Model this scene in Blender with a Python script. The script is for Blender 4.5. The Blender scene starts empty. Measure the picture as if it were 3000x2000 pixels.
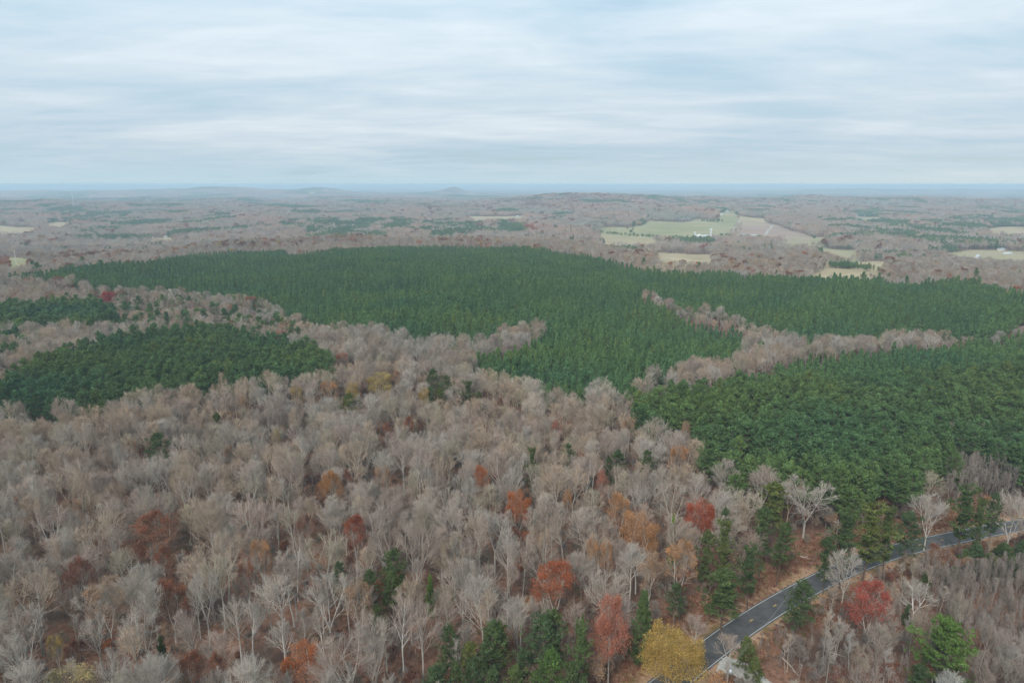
import bpy, math, random
import numpy as np

rng = np.random.default_rng(7)
random.seed(7)
C = bpy.context.scene.collection
SC = bpy.context.scene
R = math.radians

# ------------------------------------------------------------------ camera
CAM_Z = 114.0
PITCH = R(12.95)
FPX = 2000.0                      # focal length in pixels of the 3000 px wide photograph
sp, cp = math.sin(PITCH), math.cos(PITCH)
cam_d = bpy.data.cameras.new('camera')
cam = bpy.data.objects.new('camera', cam_d)
C.objects.link(cam)
cam.location = (0, 0, CAM_Z)
cam.rotation_euler = (math.pi / 2 - PITCH, 0, 0)
cam_d.sensor_width = 36.0
cam_d.lens = 36.0 * FPX / 3000.0
cam_d.clip_start = 1.0
cam_d.clip_end = 150000.0
SC.camera = cam

# ------------------------------------------------------------------ world, sun, exposure
SUN_EL, SUN_AZ = 42.0, 205.0      # azimuth measured from +Y clockwise
SC.view_settings.view_transform = 'Standard'
SC.view_settings.look = 'None'
SC.view_settings.exposure = 0.60
SC.view_settings.gamma = 1.0
SC.cycles.max_bounces = 4
SC.cycles.diffuse_bounces = 2
SC.cycles.glossy_bounces = 1
SC.cycles.transmission_bounces = 2
SC.cycles.volume_bounces = 1
SC.cycles.transparent_max_bounces = 4
SC.cycles.use_adaptive_sampling = True
SC.cycles.adaptive_threshold = 0.02
SC.cycles.caustics_reflective = False
SC.cycles.caustics_refractive = False
SC.cycles.use_denoising = True
SC.cycles.denoiser = 'OPENIMAGEDENOISE'
SC.cycles.denoising_input_passes = 'RGB_ALBEDO_NORMAL'
SC.cycles.denoising_prefilter = 'ACCURATE'
SC.render.film_transparent = False
SC.cycles.pixel_filter_type = 'BLACKMAN_HARRIS'

world = bpy.data.worlds.new('World')
SC.world = world
world.use_nodes = True
wn, wl = world.node_tree.nodes, world.node_tree.links
wn.clear()


def N(nodes, typ, **kw):
    n = nodes.new(typ)
    for k, v in kw.items():
        setattr(n, k, v)
    return n


def math_node(nodes, links, op, a, b=None, c=None, clamp=False):
    n = nodes.new('ShaderNodeMath')
    n.operation = op
    n.use_clamp = clamp
    for i, v in enumerate((a, b, c)):
        if v is None:
            continue
        if isinstance(v, (int, float)):
            n.inputs[i].default_value = v
        else:
            links.new(v, n.inputs[i])
    return n.outputs[0]


def build_world():
    out = wn.new('ShaderNodeOutputWorld')
    bg = wn.new('ShaderNodeBackground')
    bg.inputs['Strength'].default_value = 0.1
    sky = wn.new('ShaderNodeTexSky')
    sky.sky_type = 'NISHITA'
    sky.sun_disc = False
    sky.sun_elevation = R(SUN_EL)
    sky.sun_rotation = R(SUN_AZ)
    sky.air_density = 1.0
    sky.dust_density = 1.5
    geo = wn.new('ShaderNodeTexCoord')
    sep = wn.new('ShaderNodeSeparateXYZ')
    wl.new(geo.outputs['Generated'], sep.inputs[0])
    x, y, z = sep.outputs
    M = lambda op, a, b=None, c=None, clamp=False: math_node(wn, wl, op, a, b, c, clamp)
    zc = M('ADD', M('MAXIMUM', z, 0.0), 0.10)
    px, py = M('DIVIDE', x, zc), M('DIVIDE', y, zc)
    comb = wn.new('ShaderNodeCombineXYZ')
    wl.new(px, comb.inputs[0]); wl.new(py, comb.inputs[1])

    def noise(scale, detail, rough, sx, sy, off, dist=0.0):
        mp = wn.new('ShaderNodeMapping')
        mp.inputs['Scale'].default_value = (sx, sy, 1)
        mp.inputs['Location'].default_value = off
        mp.inputs['Rotation'].default_value = (0, 0, R(-14))
        wl.new(comb.outputs[0], mp.inputs[0])
        t = wn.new('ShaderNodeTexNoise')
        t.inputs['Scale'].default_value = scale
        t.inputs['Detail'].default_value = detail
        t.inputs['Roughness'].default_value = rough
        t.inputs['Distortion'].default_value = dist
        wl.new(mp.outputs[0], t.inputs['Vector'])
        return t.outputs[0]
    big = noise(0.42, 5, 0.5, 0.75, 1.0, (3.1, 1.7, 0), 0.9)        # broad banks of cloud
    mid = noise(1.3, 9, 0.58, 0.5, 1.0, (8.0, 2.0, 4.0), 1.0)      # streaks
    fine = noise(3.6, 10, 0.65, 0.45, 1.0, (1.0, 9.0, 2.0), 0.3)
    f = M('ADD', M('ADD', M('MULTIPLY', big, 0.48), M('MULTIPLY', mid, 0.33)), M('MULTIPLY', fine, 0.24))
    # low on the sky the cloud sheets are seen edge on and close up into long level streaks
    cl = wn.new('ShaderNodeCombineXYZ')
    wl.new(M('MULTIPLY', x, 2.6), cl.inputs[0]); wl.new(M('MULTIPLY', y, 0.6), cl.inputs[1]); wl.new(M('MULTIPLY', z, 46.0), cl.inputs[2])
    ln = wn.new('ShaderNodeTexNoise'); ln.inputs['Scale'].default_value = 1.0; ln.inputs['Detail'].default_value = 7; ln.inputs['Roughness'].default_value = 0.55; ln.inputs['Distortion'].default_value = 0.5
    wl.new(cl.outputs[0], ln.inputs['Vector'])
    wgt = wn.new('ShaderNodeMapRange'); wgt.inputs['From Min'].default_value = 0.04; wgt.inputs['From Max'].default_value = 0.22; wgt.inputs['To Min'].default_value = 0.30; wgt.inputs['To Max'].default_value = 0.12
    wl.new(z, wgt.inputs['Value'])
    f = M('ADD', f, M('MULTIPLY', M('SUBTRACT', ln.outputs[0], 0.5), wgt.outputs[0]))
    ramp = wn.new('ShaderNodeValToRGB')
    cr = ramp.color_ramp
    cr.elements[0].position = 0.35
    cr.elements[0].color = (0.36, 0.49, 0.585, 1)
    cr.elements[1].position = 0.69
    cr.elements[1].color = (0.63, 0.70, 0.745, 1)
    for p, c in ((0.43, (0.42, 0.545, 0.635, 1)), (0.50, (0.475, 0.58, 0.66, 1)), (0.585, (0.545, 0.63, 0.695, 1))):
        e = cr.elements.new(p)
        e.color = c
    wl.new(f, ramp.inputs[0])
    sc_ = wn.new('ShaderNodeVectorMath'); sc_.operation = 'SCALE'
    # an overcast sky is brighter overhead than at its rim
    gain = M('MULTIPLY', M('ADD', M('MULTIPLY', M('MAXIMUM', z, 0.0), 1.1), 0.95), 7.7)
    wl.new(ramp.outputs[0], sc_.inputs[0]); wl.new(gain, sc_.inputs['Scale'])
    # pale band of clear air low down
    low = wn.new('ShaderNodeMapRange')
    low.inputs['From Min'].default_value = 0.0
    low.inputs['From Max'].default_value = 0.05
    low.inputs['To Min'].default_value = 0.85
    low.inputs['To Max'].default_value = 0.0
    wl.new(z, low.inputs['Value'])
    bandcol = wn.new('ShaderNodeMix'); bandcol.data_type = 'RGBA'       # paler and creamier toward the south east
    bandcol.inputs['A'].default_value = (3.45, 4.6, 5.15, 1)
    bandcol.inputs['B'].default_value = (4.5, 5.05, 5.15, 1)
    wx = wn.new('ShaderNodeMapRange'); wx.inputs['From Min'].default_value = -0.1; wx.inputs['From Max'].default_value = 0.75
    wl.new(x, wx.inputs['Value']); wl.new(wx.outputs[0], bandcol.inputs['Factor'])
    mx0 = wn.new('ShaderNodeMix'); mx0.data_type = 'RGBA'
    wl.new(low.outputs[0], mx0.inputs['Factor'])
    wl.new(sc_.outputs[0], mx0.inputs['A']); wl.new(bandcol.outputs['Result'], mx0.inputs['B'])
    # thin openings show the clear sky behind the cloud
    gap = wn.new('ShaderNodeMapRange')
    gap.inputs['From Min'].default_value = 0.46
    gap.inputs['From Max'].default_value = 0.36
    gap.inputs['To Min'].default_value = 0.0
    gap.inputs['To Max'].default_value = 0.15
    wl.new(f, gap.inputs['Value'])
    mx = wn.new('ShaderNodeMix'); mx.data_type = 'RGBA'
    wl.new(gap.outputs[0], mx.inputs['Factor'])
    wl.new(mx0.outputs['Result'], mx.inputs['A']); wl.new(sky.outputs[0], mx.inputs['B'])
    wl.new(mx.outputs['Result'], bg.inputs['Color'])
    wl.new(bg.outputs[0], out.inputs['Surface'])


build_world()
sun_d = bpy.data.lights.new('sun', 'SUN')
sun_d.energy = 2.0
sun_d.angle = R(14)
sun_d.color = (1.0, 0.96, 0.9)
sun = bpy.data.objects.new('sun', sun_d)
C.objects.link(sun)
sun.rotation_euler = (R(90 - SUN_EL), 0, R(180 - SUN_AZ))
sun.location = (0, 0, 300)

# ------------------------------------------------------------------ terrain function
def sst(a, b, v):
    t = np.clip((v - a) / (b - a), 0, 1)
    return t * t * (3 - 2 * t)


_nr = np.random.default_rng(11)
_WAVES = {}


def waves(key, wl_, n):
    if key not in _WAVES:
        a = _nr.uniform(0, 2 * np.pi, n)
        l = wl_ * _nr.uniform(0.7, 1.5, n)
        _WAVES[key] = (np.cos(a) * 2 * np.pi / l, np.sin(a) * 2 * np.pi / l, _nr.uniform(0, 2 * np.pi, n))
    return _WAVES[key]


def wnoise(key, wl_, x, y, n=7):
    kx, ky, ph = waves(key, wl_, n)
    s = np.zeros_like(np.asarray(x, float))
    for i in range(n):
        s = s + np.sin(kx[i] * x + ky[i] * y + ph[i])
    return s / math.sqrt(n / 2.0)          # unit variance


CR_A = (np.array([-600, 0, 150, 425, 700, 1000, 1400, 1700, 1880, 2150, 2560, 3000, 3600]) - 1500) / 2000.0
CR_Y = np.array([860, 900, 900, 985, 1150, 1190, 1215, 1080, 900, 880, 800, 720, 640.0])


def gh(x, y, cx, cy, sx, sy, a):
    return a * np.exp(-((x - cx) / sx) ** 2 - ((y - cy) / sy) ** 2)


def H(x, y):
    x = np.asarray(x, float); y = np.asarray(y, float)
    D = np.hypot(x, y)
    yy = np.maximum(y, 1.0)
    a = np.clip(x / yy, -1.1, 1.1)
    yc = np.interp(a, CR_A, CR_Y)
    z = 1.2 * wnoise('n1', 90, x, y) * sst(420, 150, np.abs(D - 0) * 0 + D) * 0.5
    z = z + sst(280, 700, D) * (2.6 * wnoise('n2', 420, x, y) + 1.2 * wnoise('n3', 170, x, y))
    z = z - 12 * sst(80, 260, x) * sst(500, 200, y)                 # the road runs downhill to the east
    z = z - 9 * np.exp(-((y - (455 - 0.05 * x + 60 * np.sin(x / 130))) / 55.0) ** 2) * sst(30, 140, x)   # creek valley
    z = z + gh(x, y, -90, 900, 420, 260, 7)
    z = z - 36 * sst(yc + 20, yc + 520, y)
    far = sst(1500, 5200, D)
    z = z + far * 5 * wnoise('f1', 1500, x, y) + far * 3.5 * wnoise('f2', 600, x, y)
    z = z + gh(x, y, 450, 4600, 560, 800, 52) + gh(x, y, 980, 4900, 900, 700, 22)
    z = z + gh(x, y, 2000, 5200, 1300, 700, 24) + gh(x, y, 3300, 5000, 900, 700, 30)
    z = z + gh(x, y, 800, 3250, 600, 420, 22)
    z = z + gh(x, y, -2650, 4100, 800, 500, 34) + gh(x, y, -1500, 3300, 500, 260, 12)
    z = z + gh(x, y, -4300, 9000, 1700, 1300, 48) + gh(x, y, -2600, 8200, 900, 900, 44) + gh(x, y, -6800, 9500, 1500, 1200, 40)
    z = z + gh(x, y, -900, 7200, 900, 500, 18)
    z = z + gh(x, y, -3700, 9300, 560, 500, 52) + gh(x, y, -4300, 9300, 500, 500, 28) + gh(x, y, -2600, 9600, 400, 500, 76)
    z = z + gh(x, y, -790, 9600, 190, 450, 84) + gh(x, y, -1080, 9600, 330, 450, 50)
    z = z + gh(x, y, 6300, 12500, 2300, 1200, 48) + gh(x, y, 9800, 12500, 2000, 1200, 40)
    # keep the neighbourhood right under the camera flat
    return z


def Hs(x, y):
    return float(H(np.array([x]), np.array([y]))[0])


_steps = np.concatenate([np.arange(60, 700, 0.5), 700 * 1.0012 ** np.arange(0, 3900)])


def hit(px, py, up=0.0):
    """Where the sight line through a point of the photograph meets the terrain raised by `up` metres."""
    u = (px - 1500) / FPX; v = (py - 1000) / FPX
    fw = cp - sp * v; dn = sp + cp * v
    X = _steps * (u / fw); Y = _steps
    Z = CAM_Z - _steps * dn / fw
    g = H(X, Y) + up
    k = np.argmax(Z <= g)
    if not (Z <= g).any():
        k = len(_steps) - 1
    if k > 0:
        d0, d1 = Z[k - 1] - g[k - 1], Z[k] - g[k]
        t = d0 / (d0 - d1) if d0 != d1 else 0
        return X[k - 1] + t * (X[k] - X[k - 1]), Y[k - 1] + t * (Y[k] - Y[k - 1])
    return X[k], Y[k]


def project(x, y, z):
    dz = z - CAM_Z
    f = y * cp - dz * sp
    v = -(dz * cp + y * sp)
    f = np.where(np.abs(f) < 1e-6, 1e-6, f)
    return 1500 + FPX * x / f, 1000 + FPX * v / f, f


def poly(pts, up=18.0, field=False):
    ym = sum(p[1] for p in pts) / len(pts)
    out = []
    for p in pts:
        u = up if len(p) < 3 else p[2]
        if field and len(p) < 3:
            u = 17.0 if p[1] > ym else 0.0
        out.append(hit(p[0], p[1], u))
    return np.array(out)


def inside(P, x, y):
    x = np.asarray(x); y = np.asarray(y)
    res = np.zeros(x.shape, bool)
    n = len(P)
    j = n - 1
    for i in range(n):
        xi, yi = P[i]; xj, yj = P[j]
        if yi != yj:
            c = ((yi > y) != (yj > y)) & (x < (xj - xi) * (y - yi) / (yj - yi) + xi)
            res ^= c
        j = i
    return res


# ------------------------------------------------------------------ land cover (world polygons)
PLANT = poly([(-60, 800), (149, 788), (179, 771), (425, 762), (468, 752), (553, 737), (697, 726), (822, 725), (850, 737), (1000, 722), (1150, 717), (1300, 714), (1400, 713),
              (1500, 717), (1600, 722), (1700, 736), (1800, 758), (1880, 778), (2000, 783), (2150, 784), (2165, 800), (2250, 794), (2560, 808), (2620, 822), (2720, 828),
              (2800, 815), (2860, 820), (3000, 838), (3200, 850), (3200, 890), (3000, 905), (2975, 930), (2960, 957), (2850, 962), (2700, 953), (2600, 960), (2500, 985), (2400, 1000), (2320, 987), (2300, 950),
              (2210, 935), (2145, 905), (2085, 888), (2000, 886), (1940, 850), (1890, 836), (1880, 852), (1940, 880), (2000, 913), (2051, 938), (2145, 951), (2187, 964), (2195, 1002),
              (2149, 1045), (2051, 1049), (1961, 1066), (1901, 1090), (1850, 1136), (1800, 1132), (1723, 1113), (1689, 1157), (1638, 1157), (1531, 1119), (1451, 1085), (1353, 1036),
              (1425, 1027), (1480, 1019), (1540, 1000), (1595, 958), (1590, 940), (1520, 938), (1476, 951), (1468, 981), (1383, 990), (1330, 994), (1255, 988), (1190, 976), (1085, 948),
              (1000, 944), (893, 925), (808, 888), (765, 877), (638, 860), (544, 847), (425, 837), (323, 832), (255, 822), (180, 806)], up=16.5)
RIGHT = poly([(1808, 1168, 13), (1893, 1163, 13), (2000, 1151, 13), (2085, 1121, 13), (2161, 1095, 13), (2272, 1070, 13), (2361, 1049, 13), (2467, 1038, 13), (2595, 1027, 13), (2765, 1002, 13), (3000, 980, 13), (3250, 960, 13),
              (3300, 1420), (3000, 1350), (2930, 1300), (2850, 1270), (2745, 1255), (2750, 1300), (2795, 1330), (2750, 1385), (2700, 1420), (2680, 1500), (2620, 1525), (2500, 1510), (2459, 1490), (2429, 1412), (2370, 1378),
              (2272, 1360), (2150, 1360), (2106, 1350), (2100, 1270), (2000, 1220), (1930, 1232), (1870, 1203)], up=20)
LEFT = poly([(-200, 1130), (0, 1083), (85, 1040), (170, 1010), (264, 985), (332, 960), (425, 947), (574, 934), (680, 938), (757, 960), (914, 989), (978, 1040), (974, 1083),
             (935, 1072), (850, 1082), (723, 1085), (510, 1105), (451, 1113), (361, 1142), (298, 1164), (213, 1164), (149, 1167), (0, 1173), (-200, 1187)], up=21)
FARLEFT = poly([(-100, 885), (0, 881), (170, 869), (255, 864), (340, 894), (332, 911), (276, 928), (213, 937), (128, 932), (64, 922), (98, 966), (85, 996), (0, 1017), (-100, 1030)], up=20)
MIXED = poly([(180, 850), (560, 852), (760, 880), (900, 930), (1000, 950), (1000, 985), (760, 950), (600, 925), (420, 945), (330, 955), (250, 950), (330, 900), (200, 862)], up=20)
THICKET = poly([(2700, 1640), (2850, 1655), (3000, 1640), (3300, 1640), (3400, 1990), (3000, 1930), (2880, 1880), (2800, 1830), (2740, 1760), (2700, 1700)], up=4)
POLES = poly([(2745, 1255), (2850, 1270), (2930, 1300), (3000, 1350), (3300, 1420), (3300, 1530), (3000, 1490), (2860, 1490), (2780, 1470), (2760, 1400), (2795, 1330)], up=8)

FIELD_DEFS = [
    ('green', [(1735, 679), (1766, 667), (1847, 669), (1902, 648), (2010, 653), (2055, 643), (2170, 646), (2140, 689), (2024, 694), (1922, 692), (1834, 690)]),
    ('straw', [(1728, 682, 0), (1762, 684, 0), (1840, 691, 0), (1922, 699, 0), (1930, 713), (1769, 711), (1762, 698)]),
    ('tilled', [(2172, 646), (2235, 653), (2283, 663), (2371, 675), (2378, 690), (2262, 694), (2143, 690)]),
    ('green', [(2279, 694, 0), (2415, 697, 0), (2440, 698, 0), (2412, 711), (2296, 713)]),
    ('straw', [(1888, 743, 0), (1956, 743, 0), (2085, 747, 0), (2090, 760), (1939, 759)]),
    ('straw', [(2422, 780, 0), (2508, 772, 0), (2633, 769, 0), (2640, 785), (2553, 799), (2508, 804), (2398, 802), (2377, 797)]),
    ('green', [(2761, 750, 0), (2806, 738, 0), (3040, 738, 0), (3040, 757), (2865, 757)]),
    ('green', [(2401, 728, 0), (2508, 734, 0), (2510, 742), (2401, 741)]),
    ('straw', [(2884, 670, 0), (2920, 667, 0), (3040, 668, 0), (3040, 686), (2914, 683)]),
    ('straw', [(-40, 661, 0), (96, 668, 0), (104, 681), (-40, 683)]),
    ('straw', [(128, 658, 0), (202, 652, 0), (206, 660), (138, 667)]),
    ('green', [(12, 757, 0), (91, 761, 0), (84, 776), (20, 776)]),
    ('straw', [(1366, 638, 0), (1540, 632, 0), (1530, 642), (1391, 646)]),
    ('green', [(2100, 627, 0), (2150, 618, 0), (2166, 632), (2110, 639)]),
    ('straw', [(440, 699, 0), (510, 696, 0), (512, 706), (445, 706)]),
    ('straw', [(2160, 634, 0), (2240, 641, 0), (2250, 648), (2170, 645)]),
    ('green', [(2500, 634, 0), (2580, 638, 0), (2580, 645), (2500, 641)]),
]
FIELDS = [(k, poly(p, field=True)) for k, p in FIELD_DEFS]

FARPINE_DEFS = [
    [(90, 600), (200, 603), (300, 612), (385, 625), (385, 638), (250, 655), (180, 640), (140, 630), (95, 615)],
    [(0, 598), (60, 599), (60, 606), (0, 606)],
    [(450, 611), (540, 616), (530, 626), (430, 622)],
    [(230, 668), (300, 662), (305, 680), (240, 684)],
    [(620, 620), (680, 624), (670, 636), (610, 632)],
    [(720, 653), (790, 652), (790, 664), (720, 664)],
    [(830, 640), (1000, 640), (1060, 650), (1130, 665), (1090, 680), (1000, 690), (900, 685), (880, 665)],
    [(1010, 645), (1160, 640), (1300, 648), (1360, 655), (1330, 672), (1200, 668), (1100, 664)],
    [(1340, 650), (1480, 645), (1560, 655), (1540, 680), (1400, 672)],
    [(1000, 582), (1140, 588), (1160, 596), (1010, 598)],
    [(440, 580), (760, 579), (770, 588), (450, 592)],
    [(100, 575), (440, 573), (460, 588), (110, 590)],
    [(1960, 582), (2120, 584), (2160, 592), (1980, 594)],
    [(2450, 612), (2580, 613), (2700, 620), (2700, 626), (2460, 624)],
    [(2480, 662), (2620, 655), (2700, 645), (2850, 650), (2840, 670), (2700, 685), (2600, 690), (2500, 680)],
    [(2800, 632), (2900, 628), (3000, 635), (3100, 640), (3100, 670), (2900, 668), (2800, 655)],
    [(2730, 700), (2810, 700), (2810, 720), (2740, 722)],
    [(2640, 720), (2680, 722), (2690, 745), (2650, 750)],
    [(2890, 705), (3050, 702), (3050, 722), (2900, 722)],
    [(2430, 772), (2530, 776), (2520, 788), (2440, 784)],
    [(2930, 800), (3100, 795), (3100, 840), (2930, 830)],
    [(2860, 605), (2960, 603), (2960, 616), (2870, 616)],
]
FARPINES = [poly(p, up=17) for p in FARPINE_DEFS]

# road edges as they lie on the ground
UP_E = [(3300, 1482), (3000, 1523), (2850, 1547), (2655, 1589), (2540, 1621), (2468, 1647), (2344, 1698), (2255, 1749), (2170, 1808), (2064, 1885), (1990, 1940), (1900, 2010), (1780, 2110)]
LO_E = [(3300, 1504), (3000, 1547), (2850, 1574), (2723, 1602), (2595, 1640), (2514, 1666), (2374, 1732), (2332, 1757), (2255, 1808), (2170, 1874), (2089, 1934), (2021, 1990), (1940, 2060), (1830, 2150)]


def curve_pts(pix, n=60):
    P = np.array([hit(a, b) for a, b in pix])
    s = np.concatenate([[0], np.cumsum(np.hypot(*np.diff(P, axis=0).T))])
    t = np.linspace(0, s[-1], n)
    for _ in range(3):
        pass
    return np.stack([np.interp(t, s, P[:, 0]), np.interp(t, s, P[:, 1])], 1)


def smooth(P, k=5):
    for _ in range(k):
        Q = P.copy()
        Q[1:-1] = (P[:-2] + 2 * P[1:-1] + P[2:]) / 4
        P = Q
    return P


_u, _l = smooth(curve_pts(UP_E), 12), smooth(curve_pts(LO_E), 12)
_c = []
for p in _u:
    q = _l[np.argmin(np.hypot(*(_l - p).T))]
    _c.append((p + q) / 2)
ROAD = smooth(np.array(_c), 20)
_s = np.concatenate([[0], np.cumsum(np.hypot(*np.diff(ROAD, axis=0).T))])
ROADL = _s[-1]
_t = np.arange(0, ROADL, 1.5)
ROAD = np.stack([np.interp(_t, _s, ROAD[:, 0]), np.interp(_t, _s, ROAD[:, 1])], 1)
ROAD = smooth(ROAD, 30)
RS = np.concatenate([[0], np.cumsum(np.hypot(*np.diff(ROAD, axis=0).T))])
_tg = np.gradient(ROAD, axis=0)
RT = _tg / np.linalg.norm(_tg, axis=1)[:, None]
RN = np.stack([RT[:, 1], -RT[:, 0]], 1)          # towards the uphill wood
_H0 = H
ROADZ = np.convolve(np.pad(_H0(ROAD[:, 0], ROAD[:, 1]), 12, mode='edge'), np.ones(25) / 25, 'valid')


def road_dist(x, y):
    x = np.asarray(x, float); y = np.asarray(y, float)
    best = np.full(x.shape, 1e9); idx = np.zeros(x.shape, int)
    for i in range(0, len(ROAD), 2):
        d = np.hypot(x - ROAD[i, 0], y - ROAD[i, 1])
        m = d < best
        best[m] = d[m]; idx[m] = i
    return best, idx


def H(x, y):
    """Terrain with the roadbed levelled into it."""
    x = np.asarray(x, float); y = np.asarray(y, float)
    z = _H0(x, y)
    near = (y < 420) & (y > 60) & (x > -40) & (x < 420)
    if near.any():
        d, i = road_dist(x[near], y[near])
        w = 1 - sst(7, 22, d)
        zz = z[near]
        side = (x[near] - ROAD[i, 0]) * RN[i, 0] + (y[near] - ROAD[i, 1]) * RN[i, 1]
        bank = np.where(side > 0, 1.6 * sst(9, 16, d), -1.0 * sst(8, 14, d)) * (1 - sst(16, 34, d))
        z = z.copy()
        z[near] = zz * (1 - w) + ROADZ[i] * w - 0.0 + bank
    return z


DRIVE = np.array([hit(2106, 1940), hit(2140, 1950), hit(2195, 1968), hit(2260, 2030), hit(2360, 2100), hit(2480, 2200)])


def drive_dist(x, y):
    x = np.asarray(x, float); y = np.asarray(y, float)
    best = np.full(x.shape, 1e9)
    for a, b in zip(DRIVE[:-1], DRIVE[1:]):
        d = b - a
        t = np.clip(((x - a[0]) * d[0] + (y - a[1]) * d[1]) / (d @ d), 0, 1)
        best = np.minimum(best, np.hypot(x - a[0] - t * d[0], y - a[1] - t * d[1]))
    return best


# ------------------------------------------------------------------ materials
def new_mat(name):
    m = bpy.data.materials.new(name)
    m.use_nodes = True
    m.node_tree.nodes.clear()
    return m, m.node_tree.nodes, m.node_tree.links


def tint_mat(name, base, noise_scale=0.6, lo=0.75, hi=1.2, translucent=0.0, mul_attr='tone', use_tint=True, rough=0.9):
    """Diffuse material whose colour is the object's own tint (a property of the tree) varied leaf by leaf."""
    m, n, l = new_mat(name)
    out = n.new('ShaderNodeOutputMaterial')
    if use_tint:
        at = n.new('ShaderNodeAttribute'); at.attribute_type = 'INSTANCER'; at.attribute_name = 'tint'
        col = at.outputs['Color']
    else:
        rgb = n.new('ShaderNodeRGB'); rgb.outputs[0].default_value = (*base, 1)
        col = rgb.outputs[0]
    tone = n.new('ShaderNodeAttribute'); tone.attribute_type = 'GEOMETRY'; tone.attribute_name = mul_attr
    tc = n.new('ShaderNodeTexCoord')
    nz = n.new('ShaderNodeTexNoise'); nz.inputs['Scale'].default_value = noise_scale; nz.inputs['Detail'].default_value = 3
    l.new(tc.outputs['Object'], nz.inputs['Vector'])
    mr = n.new('ShaderNodeMapRange')
    mr.inputs['From Min'].default_value = 0.3; mr.inputs['From Max'].default_value = 0.7
    mr.inputs['To Min'].default_value = lo; mr.inputs['To Max'].default_value = hi
    l.new(nz.outputs[0], mr.inputs['Value'])
    k = math_node(n, l, 'MULTIPLY', mr.outputs[0], tone.outputs['Fac'])
    sc_ = n.new('ShaderNodeVectorMath'); sc_.operation = 'SCALE'
    l.new(col, sc_.inputs[0]); l.new(k, sc_.inputs['Scale'])
    d = n.new('ShaderNodeBsdfDiffuse'); d.inputs['Roughness'].default_value = rough
    l.new(sc_.outputs[0], d.inputs['Color'])
    if translucent:
        t = n.new('ShaderNodeBsdfTranslucent')
        l.new(sc_.outputs[0], t.inputs['Color'])
        mx = n.new('ShaderNodeMixShader'); mx.inputs[0].default_value = translucent
        l.new(d.outputs[0], mx.inputs[1]); l.new(t.outputs[0], mx.inputs[2])
        l.new(mx.outputs[0], out.inputs['Surface'])
    else:
        l.new(d.outputs[0], out.inputs['Surface'])
    return m


M_BARK = tint_mat('bark', (0.3, 0.27, 0.24), 0.8, 0.8, 1.2)
M_TWIG = tint_mat('twigs', (0.3, 0.25, 0.21), 0.25, 0.85, 1.15)
M_LEAF = tint_mat('autumn_leaves', (0.3, 0.1, 0.04), 0.35, 0.7, 1.3, 0.25)
M_NEEDLE = tint_mat('pine_needles', (0.05, 0.09, 0.03), 0.4, 0.75, 1.3, 0.15)
M_PBARK = tint_mat('pine_bark', (0.12, 0.085, 0.065), 1.2, 0.8, 1.2, use_tint=False)


def flat_mat(name, c1, c2=None, scale=1.0, detail=6, rough=0.85, spec=0.2, bump=0.0, metal=0.0, coord='Object', c3=None, scale2=None):
    m, n, l = new_mat(name)
    out = n.new('ShaderNodeOutputMaterial')
    b = n.new('ShaderNodeBsdfPrincipled')
    b.inputs['Roughness'].default_value = rough
    b.inputs['Specular IOR Level'].default_value = spec
    b.inputs['Metallic'].default_value = metal
    l.new(b.outputs[0], out.inputs['Surface'])
    if c2 is None:
        c2 = tuple(v * 0.8 for v in c1)
    tc = n.new('ShaderNodeTexCoord')
    nz = n.new('ShaderNodeTexNoise'); nz.inputs['Scale'].default_value = scale; nz.inputs['Detail'].default_value = detail
    nz.inputs['Roughness'].default_value = 0.6
    l.new(tc.outputs[coord], nz.inputs['Vector'])
    rp = n.new('ShaderNodeValToRGB')
    rp.color_ramp.elements[0].position = 0.35; rp.color_ramp.elements[0].color = (*c1, 1)
    rp.color_ramp.elements[1].position = 0.65; rp.color_ramp.elements[1].color = (*c2, 1)
    l.new(nz.outputs[0], rp.inputs[0])
    col = rp.outputs[0]
    if c3 is not None:
        nz2 = n.new('ShaderNodeTexNoise'); nz2.inputs['Scale'].default_value = scale2; nz2.inputs['Detail'].default_value = 5
        l.new(tc.outputs[coord], nz2.inputs['Vector'])
        mr = n.new('ShaderNodeMapRange'); mr.inputs['From Min'].default_value = 0.45; mr.inputs['From Max'].default_value = 0.65
        l.new(nz2.outputs[0], mr.inputs['Value'])
        mx = n.new('ShaderNodeMix'); mx.data_type = 'RGBA'
        l.new(mr.outputs[0], mx.inputs['Factor']); l.new(col, mx.inputs['A'])
        mx.inputs['B'].default_value = (*c3, 1)
        col = mx.outputs['Result']
    l.new(col, b.inputs['Base Color'])
    if bump:
        bp = n.new('ShaderNodeBump'); bp.inputs['Strength'].default_value = bump; bp.inputs['Distance'].default_value = 0.2
        l.new(nz.outputs[0], bp.inputs['Height']); l.new(bp.outputs[0], b.inputs['Normal'])
    return m


M_GROUND = flat_mat('leaf_litter', (0.115, 0.06, 0.04), (0.24, 0.128, 0.082), 0.9, 10, 0.95, 0.05, 0.6, c3=(0.085, 0.055, 0.042), scale2=0.05)
M_ASPH = flat_mat('asphalt', (0.05, 0.048, 0.047), (0.085, 0.081, 0.078), 0.35, 9, 0.8, 0.3, 0.1)
M_ASPHP = flat_mat('asphalt_worn', (0.09, 0.088, 0.085), (0.12, 0.117, 0.112), 2.0, 6, 0.9, 0.1)
M_WLINE = flat_mat('white_road_paint', (0.5, 0.5, 0.48), (0.36, 0.36, 0.34), 2.5, 5, 0.7, 0.2)
M_YLINE = flat_mat('yellow_road_paint', (0.36, 0.25, 0.09), (0.26, 0.18, 0.08), 2.5, 5, 0.7, 0.2)
M_VERGE = flat_mat('straw_verge', (0.27, 0.16, 0.095), (0.36, 0.23, 0.14), 1.4, 9, 0.95, 0.05, 0.5, c3=(0.15, 0.105, 0.045), scale2=0.16)
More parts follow.
